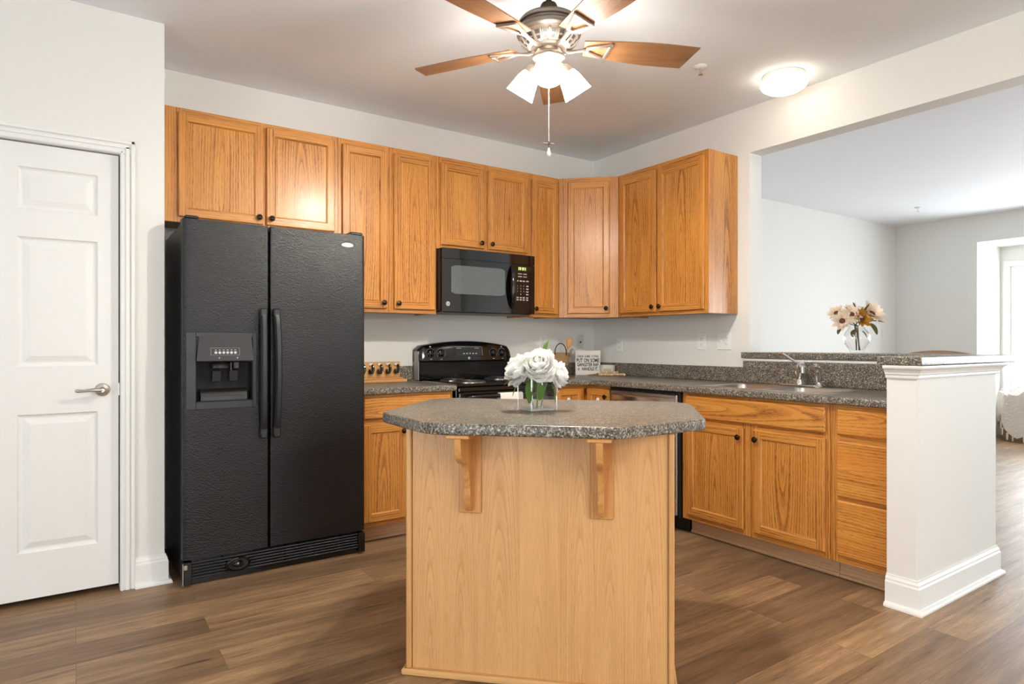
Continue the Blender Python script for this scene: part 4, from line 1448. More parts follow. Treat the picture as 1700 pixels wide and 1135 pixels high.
# ------------------------------------------------------------------ dishwasher (local x along the right wall towards the camera)
t = thing('dishwasher', 'stainless dishwasher with bowed bar handle, left of the sink cabinet', 'dishwasher', (0, -0.876, 0), -PI / 2)
W = 0.622
mb = MB(); mb.box(0.004, W - 0.004, -0.585, -0.02, 0.10, 0.872, 0.002); mb.box(0.006, W - 0.006, -0.535, -0.02, 0.0, 0.0998, 0.002)
mb.box(0.001, 0.0155, -0.628, -0.5855, 0.10, 0.872, 0.002); mb.box(W - 0.0155, W - 0.001, -0.628, -0.5855, 0.10, 0.872, 0.002); mb.box(0.016, W - 0.016, -0.622, -0.5855, 0.857, 0.872, 0.002)
mb.build('body', 'black', t)
mb = MB(); mb.box(0.0175, W - 0.0175, -0.640, -0.586, 0.112, 0.855, 0.006); dwd = mb.build('door', 'steel_dark', t)
mb = MB(); lp = []
for i in range(17):
    k = i / 16; x = 0.040 + (W - 0.08) * k
    y = -0.640 - 0.004 - 0.045 * math.sin(PI * k) ** 0.8
    lp.append([(x, y + 0.010, 0.800), (x, y, 0.792), (x, y - 0.008, 0.800), (x, y - 0.008, 0.826), (x, y, 0.834), (x, y + 0.010, 0.826)])
mb.loft(lp, 0, True, True, True); mb.build('bar_handle', 'steel', dwd)

# ------------------------------------------------------------------ sink and taps
t = thing('sink', 'stainless double-bowl drop-in sink set in the right countertop', 'sink', ((SINK[0] + SINK[1]) / 2, (SINK[2] + SINK[3]) / 2, 0.9143))
sx, sy = (SINK[1] - SINK[0]) / 2, (SINK[3] - SINK[2]) / 2
mb = MB(); bm = bmesh.new()
outer = rrect(-sx, sx, -sy, sy, 0.06, 6)
b1 = rrect(-sx + 0.035, sx - 0.095, 0.018, sy - 0.035, 0.055, 6); b2 = rrect(-sx + 0.035, sx - 0.095, -sy + 0.035, -0.018, 0.055, 6)
for lp in (inset(outer, 0.006), b1, b2):
    vs = [bm.verts.new((x, y, 0.004)) for x, y in lp]
    for i in range(len(vs)): bm.edges.new((vs[i - 1], vs[i]))
bmesh.ops.triangle_fill(bm, use_beauty=True, edges=bm.edges[:]); bm.verts.index_update()
mb.mesh([tuple(v.co) for v in bm.verts], [tuple(v.index for v in f.verts) for f in bm.faces]); bm.free()
mb.loft([[(x, y, 0.0002) for x, y in outer], [(x, y, 0.003) for x, y in inset(outer, 0.002)], [(x, y, 0.004) for x, y in inset(outer, 0.006)]], 0, True, False, False)
mb.build('rim', 'steel', t)
for b in (b1, b2):
    mb = MB()
    lv = [(0, 0.004), (0.004, 0.001), (0.008, -0.006), (0.014, -0.10), (0.020, -0.150), (0.032, -0.166), (0.060, -0.172)]
    mb.loft([[(x, y, z) for x, y in inset(b, d)] for d, z in lv], 0, True, False, True)
    cx = sum(p[0] for p in b) / len(b); cy = sum(p[1] for p in b) / len(b)
    mb.lathe([(0.045, -0.1712), (0.040, -0.169), (0.030, -0.1715), (0.0, -0.1715)], 24, 0, Matrix.Translation((cx, cy, 0)))
    mb.build('bowl', 'steel', t)
fx, fy, fz_ = -0.128, -1.975, 0.9188
t = thing('faucet', 'chrome single-lever kitchen faucet at the back of the sink', 'faucet', (fx, fy, fz_))
mb = MB(); mb.prism(rrect(-0.030, 0.030, -0.125, 0.125, 0.029, 6), 0, 0.012, 0.006, 0, None, True); mb.build('base_plate', 'chrome', t)
mb = MB()
mb.lathe([(0.027, 0.0122), (0.026, 0.022), (0.0225, 0.030), (0.022, 0.075), (0.025, 0.085), (0.027, 0.105), (0.025, 0.122), (0.015, 0.134), (0, 0.137)], 24)
mb.build('body', 'chrome', t)
mb = MB()
D = Vector((-0.80, -0.60, 0))
mb.tube([D * o_ + Vector((0, 0, z)) for o_, z in ((0.010, 0.052), (0.045, 0.090), (0.085, 0.116), (0.125, 0.130), (0.158, 0.132), (0.176, 0.124))],
        [0.018, 0.0175, 0.017, 0.017, 0.0175, 0.0185], 14)
mb.lathe([(0.019, -0.034), (0.0195, 0.0), (0.012, 0.006)], 18, 0, Matrix.Translation(D * 0.177 + Vector((0, 0, 0.121))))
mb.build('spout', 'chrome', t)
mb = MB(); mb.tube([(0, 0, 0.130), (-0.012, 0.012, 0.142), (-0.040, 0.030, 0.162), (-0.075, 0.045, 0.185), (-0.095, 0.052, 0.196)], [0.013, 0.012, 0.0105, 0.011, 0.011], 10, 0, True, 0.7)
mb.build('lever', 'chrome', t)
t = thing('side_sprayer', 'short chrome side sprayer standing right of the faucet', 'sprayer', (-0.128, -2.095, fz_))
mb = MB(); mb.lathe([(0.025, 0), (0.025, 0.005), (0.019, 0.012), (0.017, 0.030), (0, 0.030)], 20); mb.build('holder', 'chrome', t)
mb = MB(); mb.tube([(0, 0, 0.031), (0.001, 0, 0.060), (0.0, 0, 0.088), (-0.010, 0.003, 0.108), (-0.030, 0.006, 0.120), (-0.046, 0.008, 0.118)],
                   [0.014, 0.017, 0.020, 0.021, 0.021, 0.019], 14)
mb.build('spray_head', 'chrome', t)

# ------------------------------------------------------------------ wall plates
def plate(label, loc, rot, kind, gangs=1):
    t = thing('wall_outlet' if kind == 'outlet' else ('light_switch' if kind == 'switch' else 'wall_jack'), label,
              {'outlet': 'outlet', 'switch': 'switch', 'jack': 'wall plate'}[kind], loc, rot)
    w = 0.035 if gangs == 1 else 0.058
    mb = MB(); mb.box(-w, w, -0.006, -0.0005, -0.058, 0.058, 0.003); mb.build('cover_plate', 'white' if kind != 'jack' else 'jack_plate', t)
    if kind == 'outlet':
        for z in (-0.020, 0.020):
            mb = MB(); m4 = Matrix.Translation((0, -0.0061, z)) @ AX_NY
            mb.prism(rrect(-0.016, 0.016, -0.0145, 0.0145, 0.009, 4), 0, 0.002, 0, 0, m4)
            for x in (-0.006, 0.006): mb.box(x - 0.0012, x + 0.0012, -0.0006, 0.0068, 0.0021, 0.0026, 0, 1, None, m4)
            mb.lathe([(0.0025, 0.0021), (0.0025, 0.0026)], 8, 1, m4 @ Matrix.Translation((0, -0.008, 0)))
            mb.build('receptacle', ['white', 'dark'], t)
    elif kind == 'switch':
        mb = MB(); m4 = Matrix.Translation((-0.023, -0.0061, 0)) @ AX_NY
        mb.box(-0.006, 0.006, -0.012, 0.012, 0, 0.002, 0, 0, None, m4); mb.box(-0.004, 0.004, -0.002, 0.010, 0.002, 0.012, 0.001, 0, None, m4)
        mb.build('toggle', 'white', t)
        for z in (-0.020, 0.020):
            mb = MB(); m4 = Matrix.Translation((0.023, -0.0061, z)) @ AX_NY
            mb.prism(rrect(-0.016, 0.016, -0.0145, 0.0145, 0.009, 4), 0, 0.002, 0, 0, m4)
            for x in (-0.006, 0.006): mb.box(x - 0.0012, x + 0.0012, -0.0006, 0.0068, 0.0021, 0.0026, 0, 1, None, m4)
            mb.build('receptacle', ['white', 'dark'], t)
    else:
        mb = MB(); mb.lathe([(0.008, 0), (0.008, 0.003), (0.004, 0.004), (0.004, 0.008), (0, 0.008)], 14, 0, Matrix.Translation((0, -0.0061, 0)) @ AX_NY)
        mb.build('jack', 'coil', t)
    return t
plate('white double outlet on the back wall just right of the range', (-0.546, -0.0005, 1.190), 0, 'outlet')
plate('pale putty cable jack plate on the back wall near the room corner, above the sign', (-0.152, -0.0005, 1.186), 0, 'jack')
plate('white double outlet on the right wall nearest the room corner', (-0.0005, -0.323, 1.164), -PI / 2, 'outlet')
plate('single-gang white outlet on the right wall under the end of the wall cabinets', (-0.0005, -1.156, 1.186), -PI / 2, 'outlet')
plate('wide two-gang white plate with a switch and outlet, near the opening', (-0.0005, -1.348, 1.188), -PI / 2, 'switch', 2)
# ------------------------------------------------------------------ ceiling fan with light kit
HX, HY = -2.000, -1.956
t = thing('ceiling_fan', 'five-blade pewter ceiling fan with three lit glass shades over the island', 'ceiling fan', (HX, HY, H))
z_ = lambda z: z - H
mb = MB(); mb.lathe([(0.0, z_(2.7425)), (0.070, z_(2.7425)), (0.072, z_(2.735)), (0.060, z_(2.715)), (0.036, z_(2.700)), (0.016, z_(2.694)), (0.0, z_(2.694))], 30)
mb.build('canopy', 'knob', t)
mb = MB(); mb.lathe([(0.0125, z_(2.695)), (0.0125, z_(2.640)), (0.034, z_(2.636)), (0.040, z_(2.622)), (0.038, z_(2.604)), (0.028, z_(2.590))], 20)
mb.build('downrod', 'knob', t)
mb = MB()
mb.lathe([(0.0, z_(2.592)), (0.045, z_(2.591)), (0.090, z_(2.582)), (0.122, z_(2.566)), (0.132, z_(2.553)), (0.133, z_(2.543)), (0.126, z_(2.539)), (0.125, z_(2.531)),
          (0.133, z_(2.526)), (0.139, z_(2.513)), (0.139, z_(2.503)), (0.133, z_(2.497)), (0.126, z_(2.492))], 48, 0, None, True, True, False)
mb.lathe([(0.126, z_(2.492)), (0.122, z_(2.482)), (0.107, z_(2.462)), (0.090, z_(2.449)), (0.078, z_(2.446)), (0.074, z_(2.438)), (0.0, z_(2.438))], 48, 1, None, True, False, True)
for k in range(20):     # vent ribs on the underside
    a = 2 * PI * k / 20
    m4 = Matrix.Rotation(a, 4, 'Z')
    mb.tube([m4 @ Vector((0.123, 0, z_(2.480))), m4 @ Vector((0.108, 0, z_(2.4605))), m4 @ Vector((0.091, 0, z_(2.4475)))], [0.006, 0.005, 0.004], 6, 1)
    m5 = Matrix.Rotation(a + PI / 20, 4, 'Z')
    mb.mesh([m5 @ Vector(p) for p in ((0.1205, -0.010, z_(2.4775)), (0.1205, 0.010, z_(2.4775)), (0.0945, 0.007, z_(2.4495)), (0.0945, -0.007, z_(2.4495)))], [(0, 1, 2, 3)], 2)
mb.build('motor_housing', ['pewter', 'pewter_light', 'coil'], t)
mb = MB()
mb.lathe([(0.0, z_(2.4375)), (0.052, z_(2.4375)), (0.054, z_(2.425)), (0.062, z_(2.421)), (0.070, z_(2.408)), (0.070, z_(2.398)), (0.062, z_(2.391)), (0.052, z_(2.387)), (0.050, z_(2.372)),
          (0.040, z_(2.362)), (0.014, z_(2.356)), (0.010, z_(2.346)), (0.0, z_(2.344))], 36)
mb.build('switch_housing', 'pewter_light', t)
BLZ = 2.462
for i in range(5):
    az = math.radians(48.5 + 72 * i)
    Rz = Matrix.Rotation(az, 4, 'Z'); pit = Matrix.Translation((0, 0, z_(BLZ))) @ Matrix.Rotation(math.radians(-12), 4, 'X')
    top = []
    n = 16
    e1 = []; e2 = []
    for k in range(n + 1):
        q = k / n
        hw1 = 0.046 + 0.030 * math.sin(min(1, q * 1.25) * PI / 2) - 0.010 * max(0, q - 0.6) ** 1.2
        e1.append((0.165 + q * (0.640 - 0.165), hw1)); e2.append((0.150 + q * (0.672 - 0.150), -hw1))
    poly = e2 + list(reversed(e1))
    mb = MB()
    lp0 = [Rz @ pit @ Vector((x, y, -0.003)) for x, y in poly]; lp1 = [Rz @ pit @ Vector((x, y, 0.003)) for x, y in poly]
    nb = len(mb.v)
    vs = lp0 + lp1; m_ = len(poly)
    rr = random.Random(i + 50); oy_ = rr.uniform(0.02, 0.05); ozz = rr.uniform(-30, 30)
    W = [(p[1] + 0.01, 0.03 + oy_ + 0.06 * p[0], p[0] + ozz) for p in poly] * 2
    # split caps into quads along the blade
    fs = []
    for k in range(n):
        a0, a1 = k, k + 1; b0, b1 = m_ - 1 - k, m_ - 2 - k
        fs.append((a0, b0, b1, a1)); fs.append((m_ + a0, m_ + a1, m_ + b1, m_ + b0))
    for k in range(m_): fs.append((k, (k + 1) % m_, m_ + (k + 1) % m_, m_ + k))
    mb.v += [tuple(v) for v in vs]
    for f in fs: mb.f.append(f); mb.mi.append(0); mb.sm.append(False); mb.w.append([W[j] for j in f])
    bl = mb.build('fan_blade', 'blade', t)
    mb = MB()
    pm = Rz @ pit
    fr = [(0.170, 0.012, 0), (0.260, 0.046, 0), (0.268, -0.046, 0), (0.170, -0.012, 0)]
    for a, b in ((0, 1), (1, 2), (2, 3)):
        p, q = Vector(fr[a]), Vector(fr[b]); d = (q - p); ln = d.length; ang = math.atan2(d.y, d.x)
        m4 = pm @ Matrix.Translation(p) @ Matrix.Rotation(ang, 4, 'Z')
        mb.box(-0.006, ln + 0.006, -0.0075, 0.0075, -0.0155, -0.0034, 0.003, 0, None, m4)
    mb.tube([Rz @ Vector((0.060, 0, z_(2.443))), Rz @ Vector((0.090, 0, z_(2.438))), Rz @ Vector((0.120, 0, z_(2.444))), Rz @ Vector((0.150, 0, z_(2.451))), Rz @ Vector((0.178, 0, z_(2.4525)))],
            [0.014, 0.011, 0.009, 0.010, 0.011], 8, 0, True, 0.7)
    mb.build('blade_bracket', 'pewter_light', t)
for k, az in enumerate((232.3, 352.3, 112.3)):
    a = math.radians(az); tl = math.radians(36)
    hdir = Vector((math.cos(a), math.sin(a), 0)); ax = (hdir * math.sin(tl) + Vector((0, 0, -math.cos(tl))))
    neck = hdir * 0.072 + Vector((0, 0, z_(2.383)))
    q = ax.to_track_quat('Z', 'Y').to_matrix().to_4x4()
    m4 = Matrix.Translation(neck) @ q
    mb = MB()
    mb.tube([hdir * 0.045 + Vector((0, 0, z_(2.400))), hdir * 0.062 + Vector((0, 0, z_(2.399))), neck + ax * -0.004], [0.012, 0.012, 0.012], 10)
    mb.lathe([(0.014, -0.008), (0.026, 0.002), (0.031, 0.022), (0.033, 0.030), (0.030, 0.030)], 22, 0, m4)
    mb.build('lamp_socket', 'pewter_light', t)
    mb = MB()
    mb.lathe([(0.027, 0.024), (0.036, 0.034), (0.047, 0.060), (0.053, 0.090), (0.060, 0.118), (0.064, 0.134), (0.061, 0.134), (0.056, 0.112), (0.049, 0.086), (0.043, 0.060), (0.032, 0.036), (0.0, 0.030)], 28, 0, m4, True, False, True)
    o = mb.build('lamp_shade', 'shade', t); o['label'] = 'glowing white glass bell shade'
    mb = MB(); mb.lathe([(0.0, 0.0305), (0.012, 0.031), (0.013, 0.048), (0.022, 0.066), (0.025, 0.080), (0.021, 0.096), (0.010, 0.104), (0, 0.106)], 16, 0, m4)
    mb.build('bulb', 'bulb', o)
mb = MB()
mb.tube([(0, 0, z_(2.346)), (0, 0, z_(2.046))], 0.0016, 6)
for k in range(40): mb.sphere((0, 0, z_(2.340) - k * 0.0074), 0.0023, 1, 1, 1, 6, 4)
ch = mb.build('pull_chain', 'badge', t)
mb = MB()
ca = math.radians(-34.65)
cx_ = Vector((math.cos(ca), math.sin(ca), 0))
mb.tube([cx_ * -0.024 + Vector((0, 0, z_(2.038))), cx_ * 0.024 + Vector((0, 0, z_(2.034)))], 0.0022, 6, 0)
mb.tube([cx_ * -0.006 + Vector((0, 0, z_(2.028))), cx_ * 0.008 + Vector((0, 0, z_(2.042)))], 0.0022, 6, 0)
mb.tube([(0, 0, z_(2.046)), (0, 0, z_(2.012))], 0.0028, 8, 0)
mb.lathe([(0.0, 0.016), (0.0035, 0.014), (0.005, 0.004), (0.0085, -0.008), (0.0085, -0.014), (0.005, -0.021), (0.0, -0.023)], 14, 1, Matrix.Translation((0, 0, z_(2.003))))
mb.build('chain_pull', ['coil', 'ceramic'], ch)

# ------------------------------------------------------------------ flush ceiling light, sprinklers
t = thing('ceiling_light', 'lit round flush ceiling light above the sink', 'ceiling light', (-0.262, -1.960, H))
mb = MB(); mb.lathe([(0.0, -0.0005), (0.118, -0.0005), (0.122, -0.006), (0.122, -0.030), (0.116, -0.034)], 40); mb.build('base_pan', 'trim', t)
mb = MB(); mb.lathe([(0.118, -0.0345), (0.130, -0.040), (0.132, -0.050), (0.122, -0.068), (0.098, -0.084), (0.060, -0.095), (0.0, -0.099)], 40, 0, None, True, False, True)
mb.build('glass_dome', 'dome', t)
def sprinkler(label, x, y):
    t = thing('fire_sprinkler', label, 'sprinkler', (x, y, H), 0.4)
    mb = MB(); mb.lathe([(0.0, -0.0005), (0.038, -0.0005), (0.034, -0.006), (0.018, -0.012), (0.010, -0.012)], 24); mb.build('escutcheon', 'trim', t)
    mb = MB(); mb.lathe([(0.008, -0.0121), (0.008, -0.022), (0.0, -0.022)], 12)
    for s in (-1, 1): mb.tube([(s * 0.007, 0, -0.020), (s * 0.012, 0, -0.030), (s * 0.006, 0, -0.043), (0, 0, -0.046)], 0.002, 6)
    mb.tube([(0, 0, -0.022), (0, 0, -0.045)], 0.002, 6)
    mb.lathe([(0.0, -0.046), (0.014, -0.046), (0.014, -0.048), (0, -0.048)], 16)
    mb.build('sprinkler_head', 'chrome', t)
sprinkler('small white fire sprinkler on the kitchen ceiling between fan and round light', -0.768, -1.767)
sprinkler('small white fire sprinkler on the living room ceiling seen through the opening', 4.304, -0.746)


# ------------------------------------------------------------------ flowers
def frame(d):
    d = Vector(d).normalized()
    s = d.cross(Vector((0, 0, 1)))
    if s.length < 1e-3: s = Vector((1, 0, 0))
    s.normalize(); return d, s, s.cross(d).normalized()


def petal(mb, base, d, nrm, ln, wd, curl, mat=0, cup=0.25, nu=5, nv=4, rag=0.0, rr=R):
    """petal or leaf growing from base along d, bending towards nrm"""
    d = Vector(d).normalized(); nrm = (Vector(nrm) - d * Vector(nrm).dot(d)).normalized(); s = d.cross(nrm)
    vs = []; fs = []
    p = Vector(base); a = 0.0
    for i in range(nu + 1):
        k = i / nu
        w = wd * 0.5 * (math.sin(PI * (0.08 + 0.86 * k ** 0.8))) ** 0.8
        t_ = d * math.cos(a) + nrm * math.sin(a); nn = nrm * math.cos(a) - d * math.sin(a)
        for j in range(nv + 1):
            q = 2 * j / nv - 1
            vs.append(p + s * (w * q) + nn * (cup * w * (q * q) + rag * rr.uniform(-1, 1) * k))
        p = p + t_ * (ln / nu); a += curl / nu
    for i in range(nu):
        for j in range(nv):
            b = i * (nv + 1) + j
            fs.append((b, b + 1, b + nv + 2, b + nv + 1))
    mb.mesh(vs, fs, mat, True)


def leaf_mesh(parent, base, d, ln, wd, mat, curl=-0.5):
    mb = MB(); d = Vector(d).normalized(); petal(mb, base, d, (0.1, 0.1, 1), ln, wd, curl, 0, 0.18, 6, 4)
    return mb.build('leaf', mat, parent)


def peony(parent, c, axis, r, seed):
    rr = random.Random(seed); mb = MB()
    d, s, u = frame(axis)
    mb.sphere(c, r * 0.42, 1, 1, 0.9, 12, 8, 0)
    for ring, (n, el, ln, wd, cu) in enumerate(((6, 80, .50, .70, .5), (9, 60, .70, .85, .8), (12, 38, .82, .95, 1.0), (13, 14, .88, 1.0, 1.1), (12, -14, .84, 1.0, 1.0))):
        for k in range(n):
            a = 2 * PI * (k + 0.5 * (ring % 2) + rr.uniform(-.18, .18)) / n
            e_ = math.radians(el + rr.uniform(-9, 9))
            h = s * math.cos(a) + u * math.sin(a)
            dr_ = h * math.cos(e_) + d * math.sin(e_)
            nr = d * math.cos(e_) - h * math.sin(e_)
            b = Vector(c) + dr_ * (r * 0.30)
            petal(mb, b, dr_, nr, r * ln * rr.uniform(.85, 1.08), r * wd * rr.uniform(.9, 1.25), cu * rr.uniform(0.7, 1.6), 0, 0.30, 5, 4, 0.004, rr)
    o = mb.build('bloom', 'petal', parent)
    return o


VX, VY, VZ = -2.213, -2.158, 0.9143
va = math.radians(-7.3)
t = thing('flower_vase', 'square clear glass vase of white blooms on the island top', 'vase', (VX, VY, VZ), va)
mb = MB(); hs = 0.058; hi = 0.0515
o_ = rrect(-hs, hs, -hs, hs, 0.006, 3); i_ = rrect(-hi, hi, -hi, hi, 0.004, 3)
mb.loft([[(x, y, z) for x, y in p] for p, z in ((inset(o_, 0.003), 0.0), (o_, 0.003), (o_, 0.132), (inset(o_, 0.002), 0.134), (i_, 0.133), (i_, 0.014), (inset(i_, 0.004), 0.012))], 0, False, True, True)
mb.build('glass_body', 'glass', t)
mb = MB()
mb.loft([[(x, y, z) for x, y in p] for p, z in ((inset(o_, 0.0005), 0.1321), (inset(o_, 0.001), 0.1350), (inset(o_, 0.005), 0.1350), (inset(o_, 0.0055), 0.1331))], 0, False, False, False)
for sx_ in (-1, 1):
    for sy_ in (-1, 1): mb.box(sx_ * 0.0525, sx_ * 0.0575, sy_ * 0.0525, sy_ * 0.0575, 0.003, 0.132, 0.002)
mb.build('edge_glints', 'glass_edge', t)  # rim and corner bars whitened to paint the glass's bright edges
mb = MB(); mb.prism([(x, y) for x, y in inset(i_, 0.0015)], 0.002, 0.0115, 0.002); mb.build('thick_base', 'glass_edge', t)
def flower(label, c, axis, r, foot, seed, leaves=()):
    foot = Vector(foot); c = Vector(c)
    t = thing('white_flower', label, 'flower', foot, 0, 'white flowers in the island vase')
    lc = c - foot
    ax = Vector(axis).normalized()
    peony(t, lc, axis, r, seed)
    mb = MB(); e_ = lc - ax * r * 0.35
    mb.tube([(0, 0, 0), e_ * 0.4 + Vector((0, 0, 0.01)), e_ * 0.75, e_], [0.0026, 0.0026, 0.003, 0.004], 7); mb.build('stem', 'stem', t)
    for (b, d, ln, wd) in leaves: leaf_mesh(t, Vector(b) - foot, d, ln, wd, 'leaf')
    return t
fz0 = VZ + 0.013
flower('white peony-like bloom at the left of the island vase', (-2.272, -2.139, 1.062), (-0.7, 0.1, 0.6), 0.066, (VX - 0.01, VY + 0.01, fz0), 3,
       [((-2.285, -2.165, 1.035), (-0.75, 0.25, -0.75), 0.075, 0.034), ((-2.265, -2.19, 1.04), (-0.35, -0.2, -0.9), 0.095, 0.036), ((-2.29, -2.15, 1.045), (-0.9, 0.35, -0.25), 0.070, 0.032)])
flower('large white bloom at the front centre of the island vase', (-2.236, -2.197, 1.074), (-0.45, -0.6, 0.75), 0.070, (VX - 0.01, VY - 0.012, fz0), 5,
       [((-2.255, -2.235, 1.02), (-0.1, -0.2, -0.9), 0.06, 0.032)])
flower('small white bloom at the right of the island vase', (-2.160, -2.190, 1.050), (0.7, -0.5, 0.35), 0.060, (VX + 0.015, VY - 0.005, fz0), 8,
       [((-2.195, -2.215, 1.03), (0.2, -0.35, -0.8), 0.085, 0.042)])
flower('white bloom at the top back of the island vase', (-2.170, -2.130, 1.092), (0.3, 0.35, 0.9), 0.062, (VX + 0.008, VY + 0.014, fz0), 12,
       [((-2.150, -2.115, 1.12), (0.25, 0.1, 0.95), 0.075, 0.030)])
t = thing('flower_bud', 'yellow-green centre of a bud poking out on top of the white flowers', 'flower', (VX + 0.004, VY + 0.004, fz0))
mb = MB(); q = Vector((-2.185, -2.125, 1.142)) - Vector((VX + 0.004, VY + 0.004, fz0))
mb.sphere(q, 0.018, 1.1, 1.1, 0.6, 12, 7); mb.build('bud', 'yellow', t)
mb = MB(); mb.tube([(0, 0, 0), q * 0.5, q], 0.0024, 6); mb.build('stem', 'stem', t)

# sunflower vase on the bar
BV = Vector((0.095, -2.200, 1.1158))
t = thing('flower_vase', 'round-bellied clear glass vase of cream sunflowers on the bar top', 'vase', BV)
mb = MB()
po = [(0.0, 0.0), (0.040, 0.0), (0.041, 0.005), (0.036, 0.012), (0.047, 0.030), (0.064, 0.055), (0.073, 0.082), (0.071, 0.105), (0.060, 0.128), (0.046, 0.145), (0.041, 0.155), (0.044, 0.168), (0.054, 0.178)]
pi2 = [(0.052, 0.178), (0.0415, 0.167), (0.0385, 0.155), (0.0435, 0.144), (0.057, 0.127), (0.068, 0.104), (0.070, 0.082), (0.061, 0.056), (0.044, 0.032), (0.030, 0.017), (0.0, 0.016)]
mb.lathe(po + pi2, 32, 0, None, True, False, False); mb.build('glass_body', 'glass', t)
RT = Vector((0.8226, -0.5686, 0)); FW = Vector((0.5686, 0.8226, 0))
def at_bar(du, dv, dd):      # offsets across, up (from the bar) and away
    return BV + RT * du + FW * dd + Vector((0, 0, dv))
def sunflower(label, c, axis, r, seed, petal_mat='cream', seeds='seed', leaves=(), nm='sunflower'):
    foot = BV + Vector((R.uniform(-.02, .02), R.uniform(-.02, .02), 0.0175))
    t = thing(nm, label, 'flower', foot, 0, 'sunflowers in the bar vase')
    rr = random.Random(seed); c = Vector(c) - foot
    d, s, u = frame(axis); mb = MB()
    for ring, (n, el, ln) in enumerate(((11, 28, 1.0), (11, 48, 0.85))):
        for k in range(n):
            a = 2 * PI * (k + .5 * ring + rr.uniform(-.2, .2)) / n; e_ = math.radians(el + rr.uniform(-12, 10))
            h = s * math.cos(a) + u * math.sin(a)
            petal(mb, c + h * r * 0.12, h * math.cos(e_) + d * math.sin(e_), d * math.cos(e_) - h * math.sin(e_), r * ln, r * 0.46, rr.uniform(-.5, .3), 0, 0.2, 4, 2, 0.001, rr)
    mb.build('petals', petal_mat, t)
    mb = MB(); mb.lathe([(0, -0.006), (r * 0.26, -0.004), (r * 0.28, 0.004), (r * 0.16, 0.010), (0, 0.008)], 14, 0, Matrix.Translation(c + d * 0.008) @ d.to_track_quat('Z', 'Y').to_matrix().to_4x4())
    mb.build('seed_head', seeds, t)
    mb = MB(); nk = BV + Vector((0, 0, 0.16)) - foot + Vector((rr.uniform(-.015, .015), rr.uniform(-.015, .015), 0))
    mb.tube([(0, 0, 0), nk * 0.55, nk, c - d * 0.004], [0.0024, 0.0024, 0.0024, 0.003], 6); mb.build('stem', 'leaf_olive', t)
    for (b, dd, ln, wd) in leaves: leaf_mesh(t, b - foot, dd, ln, wd, 'leaf_olive')
V3 = lambda a, b, c: RT * a + FW * c + Vector((0, 0, b))
sunflower('largest cream sunflower, at the right of the bar vase', at_bar(0.072, 0.226, -0.02), V3(0.25, 0.55, -0.75), 0.078, 1, leaves=[
    (at_bar(0.055, 0.185, 0), V3(0.9, 0.15, 0), 0.11, 0.032), (at_bar(0.075, 0.175, -0.01), V3(0.65, -0.8, -0.1), 0.075, 0.045)])
sunflower('cream sunflower at the far left of the bar vase', at_bar(-0.095, 0.186, -0.02), V3(-0.45, 0.2, -0.85), 0.060, 2, leaves=[
    (at_bar(-0.08, 0.165, -0.01), V3(-0.65, -0.55, -0.2), 0.070, 0.045)])
sunflower('cream sunflower at the upper left of the bar vase', at_bar(-0.100, 0.232, 0.03), V3(-0.55, 0.6, -0.4), 0.052, 3)
sunflower('cream sunflower at the centre left of the bar vase', at_bar(-0.048, 0.222, -0.03), V3(-0.15, 0.45, -0.85), 0.056, 4)
sunflower('amber-petalled sunflower in the middle of the bar vase', at_bar(0.004, 0.200, -0.035), V3(0.1, 0.3, -0.9), 0.062, 5, 'amber', leaves=[
    (at_bar(0.02, 0.20, -0.02), V3(0.2, 0.9, -0.1), 0.10, 0.034), (at_bar(-0.02, 0.14, -0.02), V3(-0.5, -0.7, -0.3), 0.05, 0.04), (at_bar(0.02, 0.13, -0.02), V3(0.5, -0.6, -0.3), 0.05, 0.04)])
sunflower('small cream sunflower at the top back of the bar vase', at_bar(-0.012, 0.252, 0.04), V3(0, 0.9, -0.3), 0.046, 6)
t = thing('leafy_sprig', 'thin upright leafy sprig rising above the bar vase flowers', 'foliage', BV + Vector((0.002, 0, 0.0175)))
b = Vector((0.002, 0, 0.0175))
mb = MB(); mb.tube([(0, 0, 0), (0, 0, 0.14), V3(-0.004, 0.22, 0.01), V3(-0.004, 0.285, 0.012)], [0.002, 0.002, 0.002, 0.0006], 6); mb.build('stem', 'leaf_olive', t)
for (a, h, dx) in ((-0.004, 0.235, -0.5), (-0.003, 0.245, 0.5), (-0.004, 0.26, -0.2), (-0.004, 0.225, 0.7)):
    leaf_mesh(t, V3(a, h - 0.01, 0.011), V3(dx, 0.8, 0), 0.035, 0.014, 'leaf_olive')

# ------------------------------------------------------------------ things on the counters
CZ = 0.9143
t = thing('utensil_basket', 'small straw basket with black leather handle beside the sign', 'basket', (-0.490, -0.150, CZ))
mb = MB()
mb.lathe([(0, 0.0), (0.056, 0.0), (0.064, 0.02), (0.068, 0.06), (0.070, 0.088)], 30, 1, None, True, True, False)
mb.lathe([(0.070, 0.088), (0.073, 0.13), (0.078, 0.182), (0.079, 0.187), (0.074, 0.187), (0.070, 0.14), (0.064, 0.05), (0.058, 0.012), (0.0, 0.010)], 30, 0, None, True, False, True)
mb.build('woven_body', ['straw', 'straw_dark'], t)
mb = MB()
pts = []
for k in range(15):
    a = PI * k / 14
    pts.append(V3(0.046 * math.cos(a) * -1, 0.165 + 0.095 * math.sin(a) ** 0.8, -0.073))
mb.tube(pts, [0.0055] * 15, 8, 0, True, 0.5); mb.build('handle', 'leather', t)
t = thing('wooden_spoon', 'wooden spoon standing in the straw basket', 'spoon', (-0.478, -0.146, CZ + 0.0125))
mb = MB(); e_ = V3(0.052, 0.20, 0.0)
mb.tube([(0, 0, 0), e_ * 0.6, e_], [0.005, 0.0055, 0.006], 8)
q = V3(0.068, 0.258, 0); dq = V3(0.26, 1, 0).to_track_quat('Z', 'Y').to_matrix().to_4x4()
